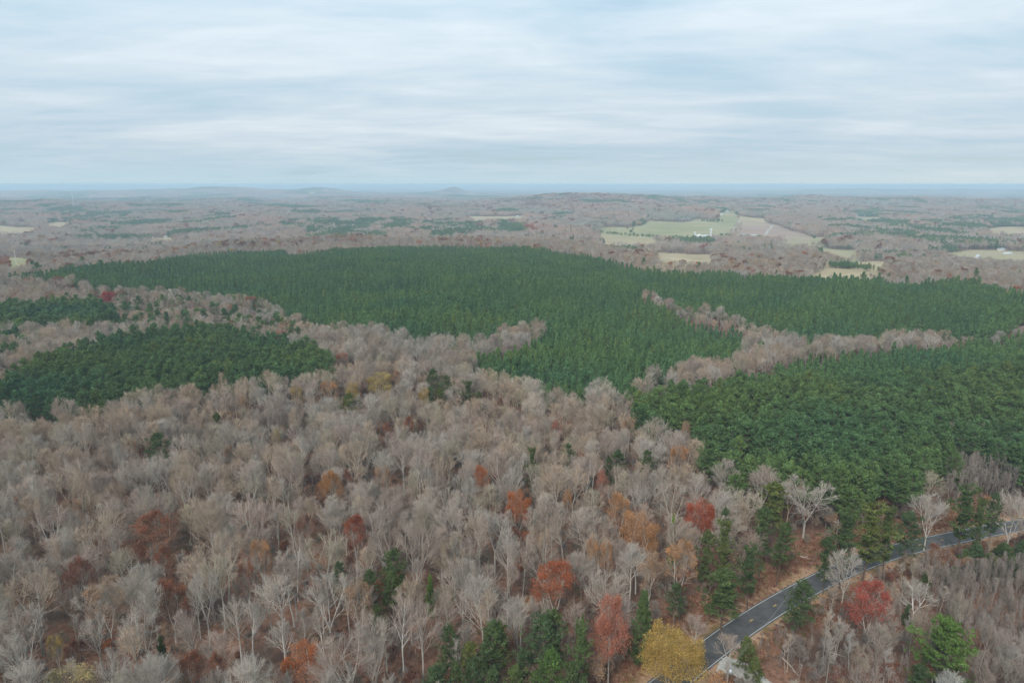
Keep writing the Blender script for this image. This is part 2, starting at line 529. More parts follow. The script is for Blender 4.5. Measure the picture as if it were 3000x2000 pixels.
M_GRAVEL = flat_mat('gravel', (0.27, 0.25, 0.22), (0.38, 0.36, 0.325), 1.5, 9, 0.95, 0.05, 0.5)
M_FGREEN = flat_mat('pasture', (0.19, 0.185, 0.09), (0.265, 0.235, 0.125), 0.006, 8, 0.95, 0.05, c3=(0.28, 0.235, 0.145), scale2=0.003)
M_FSTRAW = flat_mat('straw_field', (0.31, 0.245, 0.145), (0.25, 0.20, 0.12), 0.008, 8, 0.95, 0.05, c3=(0.34, 0.27, 0.17), scale2=0.02)
M_FTILL = flat_mat('stubble_field', (0.23, 0.165, 0.125), (0.30, 0.225, 0.165), 0.007, 8, 0.95, 0.05, c3=(0.27, 0.185, 0.15), scale2=0.02)
M_WHITE = flat_mat('white_painted_siding', (0.64, 0.64, 0.62), (0.56, 0.56, 0.54), 0.6)
M_CREAM = flat_mat('cream_siding', (0.62, 0.57, 0.48), (0.55, 0.5, 0.42), 0.6)
M_ROOFG = flat_mat('grey_roof', (0.30, 0.31, 0.33), (0.24, 0.25, 0.27), 0.8)
M_ROOFW = flat_mat('pale_metal_roof', (0.56, 0.58, 0.60), (0.46, 0.48, 0.50), 0.8, rough=0.5)
M_ROOFD = flat_mat('dark_roof', (0.09, 0.085, 0.085), (0.13, 0.12, 0.12), 0.8)
M_RED = flat_mat('red_barn_boards', (0.27, 0.045, 0.035), (0.2, 0.04, 0.03), 0.8)
M_GLASS = flat_mat('dark_window_glass', (0.03, 0.035, 0.04), (0.05, 0.055, 0.06), 1.0, rough=0.15, spec=0.5)
M_CONC = flat_mat('concrete', (0.55, 0.55, 0.53), (0.45, 0.45, 0.43), 0.7)
M_GALV = flat_mat('galvanised_metal', (0.55, 0.56, 0.57), (0.45, 0.46, 0.47), 2.0, rough=0.45, metal=0.3)
M_POLE = flat_mat('weathered_pole_wood', (0.34, 0.30, 0.26), (0.25, 0.22, 0.19), 3.0)
M_CABLE = flat_mat('aluminium_cable', (0.30, 0.30, 0.30), (0.2, 0.2, 0.2), 3.0)
M_LOG = flat_mat('dead_wood', (0.42, 0.35, 0.28), (0.30, 0.25, 0.2), 2.0)

# ------------------------------------------------------------------ mesh building
class MB:
    def __init__(self):
        self.v = []; self.f3 = []; self.f4 = []; self.tone = []; self.n = 0

    def add(self, V, F3=None, F4=None, tone=1.0):
        V = np.asarray(V, np.float32).reshape(-1, 3)
        if F3 is not None and len(F3):
            self.f3.append(np.asarray(F3, np.int32) + self.n)
        if F4 is not None and len(F4):
            self.f4.append(np.asarray(F4, np.int32) + self.n)
        t = np.broadcast_to(np.asarray(tone, np.float32), (len(V),)) if np.ndim(tone) == 0 else np.asarray(tone, np.float32)
        self.v.append(V); self.tone.append(t); self.n += len(V)
        return self

    def tube(self, P, Rr, S=3, tone=1.0):
        """P (n,k,3) polylines with radii (n,k) -> tubes with S sides."""
        n, k, _ = P.shape
        d = P[:, -1] - P[:, 0]
        d = d / (np.linalg.norm(d, axis=1)[:, None] + 1e-9)
        ref = np.where(np.abs(d[:, 2:3]) < 0.9, np.array([[0, 0, 1.0]]), np.array([[1.0, 0, 0]]))
        a = np.cross(d, ref); a /= np.linalg.norm(a, axis=1)[:, None] + 1e-9
        b = np.cross(d, a)
        th = np.arange(S) * 2 * np.pi / S
        ring = a[:, None, :] * np.cos(th)[None, :, None] + b[:, None, :] * np.sin(th)[None, :, None]      # n,S,3
        V = P[:, :, None, :] + ring[:, None, :, :] * Rr[:, :, None, None]                                    # n,k,S,3
        base = (np.arange(n) * k * S)[:, None, None]
        j = (np.arange(k - 1) * S)[None, :, None]
        s = np.arange(S)[None, None, :]
        s2 = (s + 1) % S
        F = np.stack([base + j + s, base + j + s2, base + j + S + s2, base + j + S + s], -1).reshape(-1, 4)
        t = tone if np.ndim(tone) == 0 else np.repeat(tone, k * S)
        return self.add(V.reshape(-1, 3), None, F, t)

    def cone(self, P0, P1, r, tone=1.0):
        """thin twigs: three sided spikes."""
        n = len(P0)
        d = P1 - P0
        dn = d / (np.linalg.norm(d, axis=1)[:, None] + 1e-9)
        ref = np.where(np.abs(dn[:, 2:3]) < 0.9, np.array([[0, 0, 1.0]]), np.array([[1.0, 0, 0]]))
        a = np.cross(dn, ref); a /= np.linalg.norm(a, axis=1)[:, None] + 1e-9
        b = np.cross(dn, a)
        V = np.empty((n, 4, 3))
        for i in range(3):
            th = i * 2 * np.pi / 3
            V[:, i] = P0 + (a * math.cos(th) + b * math.sin(th)) * np.reshape(r, (-1, 1))
        V[:, 3] = P1
        o = (np.arange(n) * 4)[:, None]
        F = np.concatenate([o + np.array([[0, 1, 3]]), o + np.array([[1, 2, 3]]), o + np.array([[2, 0, 3]])])
        t = tone if np.ndim(tone) == 0 else np.repeat(tone, 4)
        return self.add(V.reshape(-1, 3), F, None, t)

    def leaves(self, Pc, size, g, aspect=0.7, tone=None, upbias=0.0, axis=None):
        n = len(Pc)
        if axis is None:
            a = g.normal(size=(n, 3))
        else:
            a = axis + g.normal(size=(n, 3)) * 0.45
        a /= np.linalg.norm(a, axis=1)[:, None]
        b = np.cross(a, g.normal(size=(n, 3)) + np.array([0, 0, upbias])); b /= np.linalg.norm(b, axis=1)[:, None] + 1e-9
        s = np.reshape(size, (-1, 1)) * 0.5
        V = np.stack([Pc - a * s, Pc + b * s * aspect, Pc + a * s, Pc - b * s * aspect], 1)
        o = (np.arange(n) * 4)[:, None]
        F = o + np.array([[0, 1, 2, 3]])
        if tone is None:
            tone = g.uniform(0.65, 1.35, n)
        return self.add(V.reshape(-1, 3), None, F, np.repeat(tone, 4))

    def box(self, x0, x1, y0, y1, z0, z1):
        V = [(x0, y0, z0), (x1, y0, z0), (x1, y1, z0), (x0, y1, z0), (x0, y0, z1), (x1, y0, z1), (x1, y1, z1), (x0, y1, z1)]
        F = [(0, 3, 2, 1), (4, 5, 6, 7), (0, 1, 5, 4), (1, 2, 6, 5), (2, 3, 7, 6), (3, 0, 4, 7)]
        return self.add(V, None, F)

    def mesh(self, name, mat, smooth_=False):
        me = bpy.data.meshes.new(name)
        V = np.concatenate(self.v)
        f3 = np.concatenate(self.f3) if self.f3 else np.zeros((0, 3), np.int32)
        f4 = np.concatenate(self.f4) if self.f4 else np.zeros((0, 4), np.int32)
        me.vertices.add(len(V)); me.vertices.foreach_set('co', V.ravel())
        nl = f3.size + f4.size
        me.loops.add(nl)
        me.loops.foreach_set('vertex_index', np.concatenate([f3.ravel(), f4.ravel()]).astype(np.int32))
        npol = len(f3) + len(f4)
        me.polygons.add(npol)
        st = np.concatenate([np.arange(len(f3)) * 3, f3.size + np.arange(len(f4)) * 4]).astype(np.int32)
        me.polygons.foreach_set('loop_start', st)
        if smooth_:
            me.polygons.foreach_set('use_smooth', np.ones(npol, bool))
        me.update(calc_edges=True)
        at = me.attributes.new('tone', 'FLOAT', 'POINT')
        at.data.foreach_set('value', np.concatenate(self.tone).astype(np.float32))
        me.materials.append(mat)
        return me


def obj(name, me, parent=None, link=True):
    o = bpy.data.objects.new(name, me)
    if link:
        C.objects.link(o)
    if parent is not None:
        o.parent = parent
    return o


def tag(o, label=None, cat=None, group=None, kind=None):
    if label: o['label'] = label
    if cat: o['category'] = cat
    if group: o['group'] = group
    if kind: o['kind'] = kind
    return o


# ------------------------------------------------------------------ ground
def build_ground():
    an = np.concatenate([np.linspace(-180, -52, 26)[:-1], np.linspace(-52, 52, 420), np.linspace(52, 180, 26)[1:]])
    rad = [0.0, 25, 50, 75, 95]
    r = 105.0
    while r < 420: rad.append(r); r += 2.6
    while r < 66000: rad.append(r); r *= 1.016
    rad = np.array(rad)
    A, Rr = np.meshgrid(np.radians(an), rad)
    X = np.sin(A) * Rr; Y = np.cos(A) * Rr
    Z = H(X.ravel(), Y.ravel()).reshape(X.shape)
    nr, na = X.shape
    V = np.stack([X, Y, Z], -1).reshape(-1, 3)
    i = np.arange(nr - 1)[:, None] * na; j = np.arange(na - 1)[None, :]
    F = np.stack([i + j, i + j + 1, i + j + 1 + na, i + j + na], -1).reshape(-1, 4)[:, ::-1]
    m = MB().add(V, None, F)
    o = obj('ground', m.mesh('ground', M_GROUND, True))
    tag(o, 'rolling ground covered in russet fallen leaves under the woods', kind='structure')


build_ground()


def ribbon(name, P, Nn, Z, a, b, dz, mat, kind='structure', parent=None, label=None, sel=None, ncross=2):
    """strip from offset a to offset b of the centreline"""
    if sel is not None:
        P, Nn, Z = P[sel], Nn[sel], Z[sel]
    k = len(P)
    offs = np.linspace(a, b, ncross)
    V = []
    for q in offs:
        V.append(np.column_stack([P + Nn * q, Z + dz]))
    V = np.stack(V, 1).reshape(-1, 3)
    i = np.arange(k - 1)[:, None] * ncross; j = np.arange(ncross - 1)[None, :]
    F = np.stack([i + j, i + ncross + j, i + ncross + j + 1, i + j + 1], -1).reshape(-1, 4)
    if b > a:
        F = F[:, ::-1]
    o = obj(name, MB().add(V, None, F).mesh(name, mat, True), parent)
    if kind: o['kind'] = kind
    if label: o['label'] = label
    return o


def build_road():
    W = 3.35
    rd = ribbon('road', ROAD, RN, ROADZ, -W - 0.35, W + 0.35, 0.10, M_ASPH, label='two lane asphalt road curving through the woods')
    ribbon('edge_line', ROAD, RN, ROADZ, W - 0.17, W, 0.112, M_WLINE, None, rd)
    ribbon('edge_line', ROAD, RN, ROADZ, -W, -W + 0.17, 0.112, M_WLINE, None, rd)
    ribbon('patched_seam', ROAD, RN, ROADZ, -0.05, 0.03, 0.106, M_ASPHP, None, rd)
    k = 0
    s = 3.0
    while s < RS[-1] - 4:
        sel = np.where((RS >= s) & (RS <= s + 3.6))[0]
        if len(sel) >= 2:
            ribbon('centre_dash', ROAD, RN, ROADZ, -0.02, 0.40, 0.112, M_YLINE, None, rd, sel=sel)
            k += 1
        s += 12.2
    # verges hug the ground on both sides
    for a, b, lab in ((W + 0.35, W + 5.0, 'straw coloured verge between road and wood edge'), (-W - 0.35, -W - 3.6, 'dry grass verge on the valley side of the road')):
        offs = np.linspace(a, b, 8)
        V = []
        for n_, q in enumerate(offs):
            p = ROAD + RN * q
            w = rng.normal(size=len(p)) * (0.5 if n_ == 7 else 0)
            p = p + RN * w[:, None]
            V.append(np.column_stack([p, np.maximum(H(p[:, 0], p[:, 1]), ROADZ - 5) + (0.06 if n_ < 7 else -0.1)]))
        V = np.stack(V, 1).reshape(-1, 3)
        k = len(ROAD)
        i = np.arange(k - 1)[:, None] * 8; j = np.arange(7)[None, :]
        F = np.stack([i + j, i + 8 + j, i + 8 + j + 1, i + j + 1], -1).reshape(-1, 4)
        if b > a: F = F[:, ::-1]
        o = obj('verge', MB().add(V, None, F).mesh('verge', M_VERGE, True))
        tag(o, lab, kind='structure')
    # gravel drive
    P = DRIVE
    s = np.concatenate([[0], np.cumsum(np.hypot(*np.diff(P, axis=0).T))])
    t = np.arange(0, s[-1], 1.0)
    P = smooth(np.stack([np.interp(t, s, P[:, 0]), np.interp(t, s, P[:, 1])], 1), 20)
    T = np.gradient(P, axis=0); T /= np.linalg.norm(T, axis=1)[:, None]
    Nn = np.stack([-T[:, 1], T[:, 0]], 1)
    V = []
    wdt = 2.6 + 0.8 * np.exp(-t / 4.0)
    for q in np.linspace(-1, 1, 7):
        p = P + Nn * (q * wdt)[:, None] * (1 + 0.06 * rng.normal(size=len(P)))[:, None]
        V.append(np.column_stack([p, H(p[:, 0], p[:, 1]) + 0.09]))
    V = np.stack(V, 1).reshape(-1, 3)
    i = np.arange(len(P) - 1)[:, None] * 7; j = np.arange(6)[None, :]
    F = np.stack([i + j, i + j + 1, i + 7 + j + 1, i + 7 + j], -1).reshape(-1, 4)
    tag(obj('gravel_drive', MB().add(V, None, F[:, ::-1]).mesh('gravel_drive', M_GRAVEL, True)), 'pale gravel drive leaving the road beside the yellow tree', kind='structure')


build_road()


def build_fields():
    mats = {'green': M_FGREEN, 'straw': M_FSTRAW, 'tilled': M_FTILL}
    labs = {'green': 'pale green pasture among the far woods', 'straw': 'straw coloured field among the far woods', 'tilled': 'brown stubble field beside the green pasture'}
    for k, P in FIELDS:
        x0, y0 = P.min(0); x1, y1 = P.max(0)
        st = max(8.0, (x1 - x0) / 70)
        xs = np.arange(x0, x1 + st, st); ys = np.arange(y0, y1 + st * 1.5, st * 1.5)
        X, Y = np.meshgrid(xs, ys)
        ins = inside(P, X, Y)
        Z = H(X.ravel(), Y.ravel()).reshape(X.shape) + 1.0
        nx = X.shape[1]
        c = ins[:-1, :-1] | ins[1:, :-1] | ins[:-1, 1:] | ins[1:, 1:]
        i, j = np.where(c)
        a = i * nx + j
        F = np.stack([a, a + 1, a + 1 + nx, a + nx], 1)
        if not len(F):
            continue
        o = obj('field', MB().add(np.stack([X, Y, Z], -1).reshape(-1, 3), None, F).mesh('field', mats[k], True))
        tag(o, labs[k], kind='structure')


build_fields()
for (pa, pb, w_, lb) in (((2166, 648), (2142, 689), 9, 'pale farm track running down between pasture and stubble field'), ((2262, 661), (2243, 690), 8, 'pale farm track crossing the stubble field')):
    a_, b_ = np.array(hit(*pa)), np.array(hit(*pb))
    t_ = np.linspace(0, 1, 40)[:, None]; P_ = a_ + (b_ - a_) * t_
    d_ = (b_ - a_) / np.linalg.norm(b_ - a_); n_ = np.array([-d_[1], d_[0]])
    V_ = np.stack([np.column_stack([P_ + n_ * q, H(P_[:, 0] + n_[0] * q, P_[:, 1] + n_[1] * q) + 1.6]) for q in (-w_ / 2, w_ / 2)], 1).reshape(-1, 3)
    F_ = [(2 * i, 2 * i + 1, 2 * i + 3, 2 * i + 2) for i in range(39)]
    tag(obj('farm_track', MB().add(V_, None, F_).mesh('farm_track', M_GRAVEL, True)), lb, kind='structure')

# ------------------------------------------------------------------ trees: skeletons
def unit(v):
    return v / (np.linalg.norm(v, axis=-1, keepdims=True) + 1e-9)


def grow(S, D, L, nseg, g, up=0.15, wob=0.12):
    """polylines from S along D, bending upward."""
    n = len(S)
    P = np.empty((n, nseg + 1, 3)); P[:, 0] = S
    d = D.copy()
    for i in range(nseg):
        P[:, i + 1] = P[:, i] + d * (L / nseg)[:, None]
        d = unit(d + np.array([0, 0, up]) + g.normal(size=(n, 3)) * wob)
    return P


def children(P, m, t0, t1, ang, L, g, flat=0.0):
    """m child starts and directions on every parent polyline; lengths shrink towards the tip."""
    n, k, _ = P.shape
    t = (np.arange(m)[None, :] + g.uniform(0, 1, (n, m))) / m
    t = t0 + (t1 - t0) * t
    f = t * (k - 1)
    i = np.minimum(f.astype(int), k - 2)
    fr = (f - i)[..., None]
    r = np.arange(n)[:, None]
    S = P[r, i] * (1 - fr) + P[r, i + 1] * fr
    T = unit(P[r, i + 1] - P[r, i])
    q = g.normal(size=(n, m, 3)); q[..., 2] = q[..., 2] * (1 - flat) + 0.15
    q = unit(q - (q * T).sum(-1, keepdims=True) * T)
    a = np.radians(g.uniform(ang[0], ang[1], (n, m)))[..., None]
    D = unit(T * np.cos(a) + q * np.sin(a))
    Lc = np.repeat(np.asarray(L)[:, None], m, 1) * (1.05 - 0.55 * (t - t0) / (t1 - t0 + 1e-9)) * g.uniform(0.7, 1.2, (n, m))
    return S.reshape(-1, 3), D.reshape(-1, 3), Lc.ravel(), t.ravel()


def taper(n, k, r0, r1):
    r0 = np.broadcast_to(r0, (n,)); r1 = np.broadcast_to(r1, (n,))
    t = np.linspace(0, 1, k)[None, :]
    return r0[:, None] * (1 - t) + r1[:, None] * t


def skeleton(seed, h=21.0, crown=9.0, clear=0.42, limbs=13, fork=0, spread=1.0, dens=1.0, thick=1.0, lod=0):
    """A leafless hardwood: trunk with limbs, and the spray of branches and twigs."""
    g = np.random.default_rng(seed)
    nt = 10
    leaders = 1 + fork
    tr = MB(); br = MB()
    base = np.zeros((1, 3))
    fh = clear * h * 0.85
    if fork:
        lower = grow(base, np.array([[0, 0, 1.0]]), np.array([fh]), 4, g, 0.3, 0.03)
        r0 = 0.011 * h * thick
        tr.tube(lower, taper(1, 5, r0 * 1.2, r0 * 0.85), 6)
        top = lower[:, -1]
        D = unit(np.stack([np.array([math.cos(a), math.sin(a), 3.0]) for a in g.uniform(0, 6.28) + np.arange(leaders) * 2 * np.pi / leaders]))
        main = grow(np.repeat(top, leaders, 0), D, np.full(leaders, h - fh) * g.uniform(0.86, 0.98, leaders), 7, g, 0.1, 0.06)
        tr.tube(main, taper(leaders, 8, r0 * 0.7, 0.03), 5)
        src, t0 = main, 0.1
    else:
        main = grow(base, np.array([[0, 0, 1.0]]), np.array([h * 0.97]), nt, g, 0.25, 0.05)
        r0 = 0.0105 * h * thick
        rr = taper(1, nt + 1, r0, 0.03); rr[:, 0] *= 1.35
        tr.tube(main, rr, 6)
        src, t0 = main, clear
    # the crown fills a dome: nothing grows past this envelope
    ca, cb, cz = crown * 0.5, h * (1 - clear) * 0.5, h * (1 + clear) * 0.5
    cz = cz - 0.06 * h; cb = h - cz

    def room(S, D, L):
        """shorten branches so that their tips end on the uneven dome"""
        q = np.array([ca, ca, cb])
        s_ = (S - np.array([0, 0, cz])) / q; d_ = D / q
        A = (d_ ** 2).sum(1); B = (s_ * d_).sum(1); Cc = (s_ ** 2).sum(1) - g.uniform(0.86, 1.1, len(S)) ** 2
        disc = np.maximum(B * B - A * Cc, 0)
        t_ = (-B + np.sqrt(disc)) / A
        return np.clip(np.minimum(L, t_), 0.25, None)
    lm = max(4, int(limbs / leaders))
    S, D, L, t = children(src, lm, t0, 0.93, (24 * spread, 50 * spread), np.full(len(src), 30.0), g)
    L1 = room(S, D, np.full(len(S), 99.0)) * g.uniform(0.72, 0.98, len(S))
    P1 = grow(S, D, L1, 5, g, 0.05, 0.07)
    ra = 0.0040 * h * thick * (L1 / L1.max()) ** 0.7
    tr.tube(P1, taper(len(P1), 6, ra, ra * 0.25), 3 if lod else 4)
    m2 = int(round(9 * dens)); m3 = int(round(6 * dens)); m4 = int(round(5 * dens))
    if lod == 1: m2, m3, m4 = (7, 5, 3) if dens > 0.6 else (4, 3, 2)
    if lod == 2: m2, m3, m4 = 5, 5, 0
    S, D, L, _ = children(P1, m2, 0.12, 0.96, (16, 42), np.maximum(L1 * 0.62, 1.5), g)
    S0, D0, L0, _ = children(src, 8, 0.6, 0.98, (12, 45), np.full(len(src), 3.0), g)
    S = np.vstack([S, S0]); D = np.vstack([D, D0]); L = np.concatenate([L, L0])
    L = room(S, D, L * 1.15)
    P2 = grow(S, D, L, 3, g, 0.07, 0.09)
    rb = np.full(len(P2), 0.040 * thick if lod < 2 else 0.06)
    br.tube(P2, taper(len(P2), 4, rb, rb * 0.35), 3, tone=g.uniform(1.05, 1.45, len(P2)))
    S, D, L3, _ = children(P2, m3, 0.15, 1.0, (14, 46), np.maximum(L * 0.6, 0.9), g)
    L3 = room(S, D, L3)
    P3 = grow(S, D, L3, 2, g, 0.08, 0.1)
    rc = 0.017 if lod == 0 else (0.026 if lod == 1 else 0.055)
    tips = P3[:, -1]
    if lod == 2:
        br.cone(P3[:, 0], P3[:, -1] + unit(D) * 0.3, np.full(len(P3), rc * 1.2), g.uniform(0.75, 1.2, len(P3)))
    else:
        br.tube(P3, taper(len(P3), 3, rc, rc * 0.45), 3, tone=g.uniform(0.75, 1.2, len(P3)))
    leafpts = tips
    if m4:
        S, D, L4, _ = children(P3, m4, 0.2, 1.0, (14, 48), np.maximum(L3 * 0.65, 0.7), g)
        L4 = room(S, D, L4)
        E = S + D * L4[:, None] + np.array([0, 0, 0.06]) * L4[:, None]
        br.cone(S, E, np.full(len(S), 0.010 if lod == 0 else 0.022), g.uniform(0.7, 1.15, len(S)))
        leafpts = np.vstack([E, (S + E) / 2])
    return tr, br, leafpts, g


def bare_variant(seed, **kw):
    tr, br, lp, g = skeleton(seed, **kw)
    return [('trunk', tr.mesh('trunk', M_BARK), 'bark'), ('crown', br.mesh('crown', M_TWIG), 'twig')]


def leafy_variant(seed, n_leaf=6500, size=0.42, sparse=0.0, dome=0.0, **kw):
    kw.setdefault('dens', 0.85)
    tr, br, lp, g = skeleton(seed, **kw)
    lf = MB()
    # leaves hang in clumps: whole limbs may be bare
    k = np.sin(lp[:, 0] * 1.1 + g.uniform(0, 6)) + np.sin(lp[:, 1] * 1.0 + g.uniform(0, 6)) + np.sin(lp[:, 2] * 0.9 + g.uniform(0, 6))
    cand = lp[k > -1.6 + 1.6 * sparse]
    if not len(cand): cand = lp
    idx = g.integers(0, len(cand), n_leaf)
    Pp = cand[idx] + g.normal(size=(n_leaf, 3)) * 0.35
    if dome:
        nd_ = int(n_leaf * dome)
        u = unit(g.normal(size=(nd_, 3))); u[:, 2] = np.abs(u[:, 2]) * 1.0 - 0.25
        bump = 0.95 + 0.17 * np.sin(u[:, 0] * 7 + seed) * np.sin(u[:, 1] * 6 + 1.3 * seed) + 0.12 * np.sin(u[:, 2] * 13 + u[:, 0] * 9)
        rr = (g.uniform(0.35, 1, nd_) ** 0.5) * bump
        cw, hh = kw.get('crown', 10) * 0.56, kw.get('h', 20)
        Pd = u * rr[:, None] * np.array([cw, cw, hh * 0.42]) + np.array([0, 0, hh * 0.58])
        Pp = np.vstack([Pp, Pd]); n_leaf = len(Pp)
    lf.leaves(Pp, g.uniform(0.6, 1.2, n_leaf) * size, g, 0.75)
    return [('trunk', tr.mesh('trunk', M_BARK), 'bark'), ('branches', br.mesh('branches', M_TWIG), 'twig'), ('foliage', lf.mesh('foliage', M_LEAF), 'leaf')]


def pine_variant(seed, h=22.0, width=6.0, base=0.5, nb=70, tufts=12, per=5, size=0.62, shape='round', trunk_r=0.20, lean=0.03, lod=0):
    g = np.random.default_rng(seed)
    tr = MB(); nd = MB()
    main = grow(np.zeros((1, 3)), unit(np.array([[lean * g.normal(), lean * g.normal(), 1.0]])), np.array([h * 0.96]), 8, g, 0.3, 0.025)
    tr.tube(main, taper(1, 9, trunk_r, 0.035), 5 if lod == 0 else 3)
    t = base + (1 - base) * np.sort(g.uniform(0, 1, nb) ** 0.9)
    if shape in ('round', 'loose'):
        # branches sit in whorls, and some whorls are longer than others
        kq = np.round(t * 17) / 17; t = np.clip(kq + g.normal(size=nb) * 0.008, base, 0.995)
    q = (t - base) / (1 - base)
    if shape == 'round':
        prof = np.sin(np.clip(q * 0.83 + 0.17, 0, 1) * np.pi) ** 0.6 * (1 - 0.25 * q) + 0.12
    elif shape == 'cone':
        prof = (1 - q) ** 0.75 * np.clip(q * 6 + 0.55, 0, 1) + 0.07
    elif shape == 'column':
        prof = np.sin(np.clip(q * 0.9 + 0.1, 0, 1) * np.pi) ** 0.45 * (1 - 0.55 * q) + 0.05
    else:  # loose, tiered
        prof = (0.55 + 0.45 * np.sin(q * 17 + g.uniform(0, 6))) * (1 - 0.45 * q) + 0.1
    L = width * 0.5 * prof * g.uniform(0.6, 1.25, nb)
    if shape in ('round', 'loose'):
        L = L * (0.85 + 0.3 * np.sin(np.round(t * 17) * 2.3 + seed))
    f = t * 8; i = np.minimum(f.astype(int), 7); fr = (f - i)[:, None]
    S = main[0, i] * (1 - fr) + main[0, i + 1] * fr
    az = np.arange(nb) * 2.39996 + g.uniform(-0.4, 0.4, nb)
    el = np.radians(np.interp(q, [0, 1], [2, 50]) + g.uniform(-10, 12, nb))
    D = np.stack([np.cos(az) * np.cos(el), np.sin(az) * np.cos(el), np.sin(el)], 1)
    P = grow(S, D, L, 3, g, 0.14, 0.06)
    tr.tube(P, taper(nb, 4, 0.035 + 0.012 * L, 0.015), 3)
    # tufts along the outer two thirds of every branch, fanned sideways
    tt = g.uniform(0.35, 1.05, (nb, tufts)) ** 0.8
    ff = np.clip(tt, 0, 1) * 3; ii = np.minimum(ff.astype(int), 2); ffr = (ff - ii)[..., None]
    r = np.arange(nb)[:, None]
    Cc = P[r, ii] * (1 - ffr) + P[r, ii + 1] * ffr
    side = unit(np.cross(D, [0, 0, 1.0]))[:, None, :]
    Cc = Cc + side * (g.normal(size=(nb, tufts, 1)) * 0.17 * L[:, None, None] * 1.0) + np.array([0, 0, 1]) * np.abs(g.normal(size=(nb, tufts, 1))) * 0.18
    Cc = Cc.reshape(-1, 3)
    outw = np.repeat(D, tufts, 0) * 0.5 + np.array([0, 0, 0.8])
    clump = np.repeat(g.uniform(0.8, 1.25, nb), tufts) * g.uniform(0.8, 1.2, nb * tufts)
    n = len(Cc) * per
    ax = np.repeat(outw, per, 0) + g.normal(size=(n, 3)) * 0.7
    Pp = np.repeat(Cc, per, 0) + g.normal(size=(n, 3)) * size * 0.28
    nd.leaves(Pp, g.uniform(0.7, 1.25, n) * size, g, 0.34 if lod == 0 else 0.55, tone=np.repeat(clump, per) * g.uniform(0.75, 1.3, n), axis=unit(ax))
    return [('trunk', tr.mesh('trunk', M_PBARK), 'bark'), ('crown', nd.mesh('crown', M_NEEDLE), 'needle')]


# ------------------------------------------------------------------ tree placing
BARK_T = [(0.38, 0.345, 0.30), (0.33, 0.295, 0.255), (0.44, 0.40, 0.355), (0.34, 0.295, 0.245), (0.27, 0.24, 0.205)]
TWIG_T = [('grey', (0.34, 0.288, 0.238)), ('silver grey', (0.365, 0.32, 0.272)), ('tan', (0.36, 0.275, 0.20)), ('pinkish grey', (0.33, 0.257, 0.212)), ('yellowish grey', (0.335, 0.285, 0.21)), ('brown grey', (0.275, 0.218, 0.175))]


def place_tree(name, variant, x, y, sxy, sz, rot, tints, tilt=(0, 0), z=None, parts=True):
    root = bpy.data.objects.new(name, None)
    root.empty_display_size = 1.0
    C.objects.link(root)
    root.location = (x, y, (Hs(x, y) if z is None else z) - 0.15)
    root.rotation_euler = (tilt[0], tilt[1], rot)
    root.scale = (sxy, sxy, sz)
    for pn, me, ch in variant:
        o = bpy.data.objects.new(pn, me)
        C.objects.link(o)
        o.parent = root
        o['tint'] = tints.get(ch, tints.get('bark', (0.3, 0.27, 0.24)))
    return root


VB = [bare_variant(100 + i, h=hh, crown=c, clear=cl, limbs=lm, fork=fk, spread=spd, dens=dn) for i, (hh, c, cl, lm, fk, spd, dn) in enumerate([
    (21, 11.5, 0.40, 17, 0, 1.0, 1.0), (21, 8.5, 0.45, 14, 0, 0.85, 0.9), (21, 13, 0.36, 18, 2, 1.1, 1.0), (21, 10.5, 0.42, 16, 1, 0.9, 0.9), (21, 7.5, 0.5, 12, 0, 0.75, 0.9),
    (21, 14.5, 0.30, 20, 2, 1.2, 1.05), (21, 12, 0.42, 16, 1, 1.1, 0.8), (21, 9.5, 0.34, 17, 0, 1.05, 1.1)])]
VB_FORM = ['round topped', 'slender', 'spreading', 'twin stemmed', 'narrow', 'broad', 'forked', 'bushy']
VOPEN = bare_variant(150, h=19, crown=15, clear=0.28, limbs=20, fork=2, spread=1.25, thick=1.1, dens=1.0)
VPOLE = bare_variant(151, h=20, crown=5, clear=0.5, limbs=11, fork=0, spread=0.8, dens=0.8, thick=0.8)
VWHITE = bare_variant(152, h=23, crown=6, clear=0.3, limbs=16, fork=0, spread=0.9, dens=0.7, thick=1.3)
VL = [leafy_variant(200 + i, n, s, spz, dm, h=20, crown=c, clear=cl, limbs=16, fork=fk) for i, (n, s, spz, dm, c, cl, fk) in enumerate([
    (6500, 0.30, 0.2, 0.10, 11.5, 0.3, 1), (8500, 0.31, 0.1, 0.35, 11, 0.22, 1), (4200, 0.30, 0.5, 0.0, 11, 0.33, 1), (11000, 0.30, -0.6, 1.5, 12, 0.14, 2)])]
VP = [pine_variant(300 + i, h=22, width=w, base=b, nb=nb, shape=sh) for i, (w, b, nb, sh) in enumerate([
    (8.5, 0.44, 66, 'round'), (7.5, 0.36, 66, 'round'), (9.5, 0.34, 76, 'round'), (7.5, 0.26, 76, 'cone')])]
VLOOSE = [pine_variant(320 + i, h=22, width=9, base=0.34, nb=84, shape='loose', tufts=14) for i in range(2)]
VBIG = pine_variant(329, h=22, width=11, base=0.22, nb=100, shape='round', tufts=15)
VCED = pine_variant(330, h=14, width=5.0, base=0.06, nb=110, shape='column', size=0.5)
VYOUNG = pine_variant(331, h=8, width=5.0, base=0.08, nb=60, shape='cone', size=0.5, trunk_r=0.1)

P_GREEN = [(0.080, 0.112, 0.040), (0.070, 0.100, 0.040), (0.090, 0.118, 0.040), (0.064, 0.094, 0.042)]
LANDMARKS = []        # (phrase, px, py, x, y)
TAKEN = []            # (x, y, r)
SHOWN = []            # (x, y, width px, px, py) trees the photograph shows standing clear
PCOUNT = [0]


def spot(px, py, h):
    return hit(px, py, h)


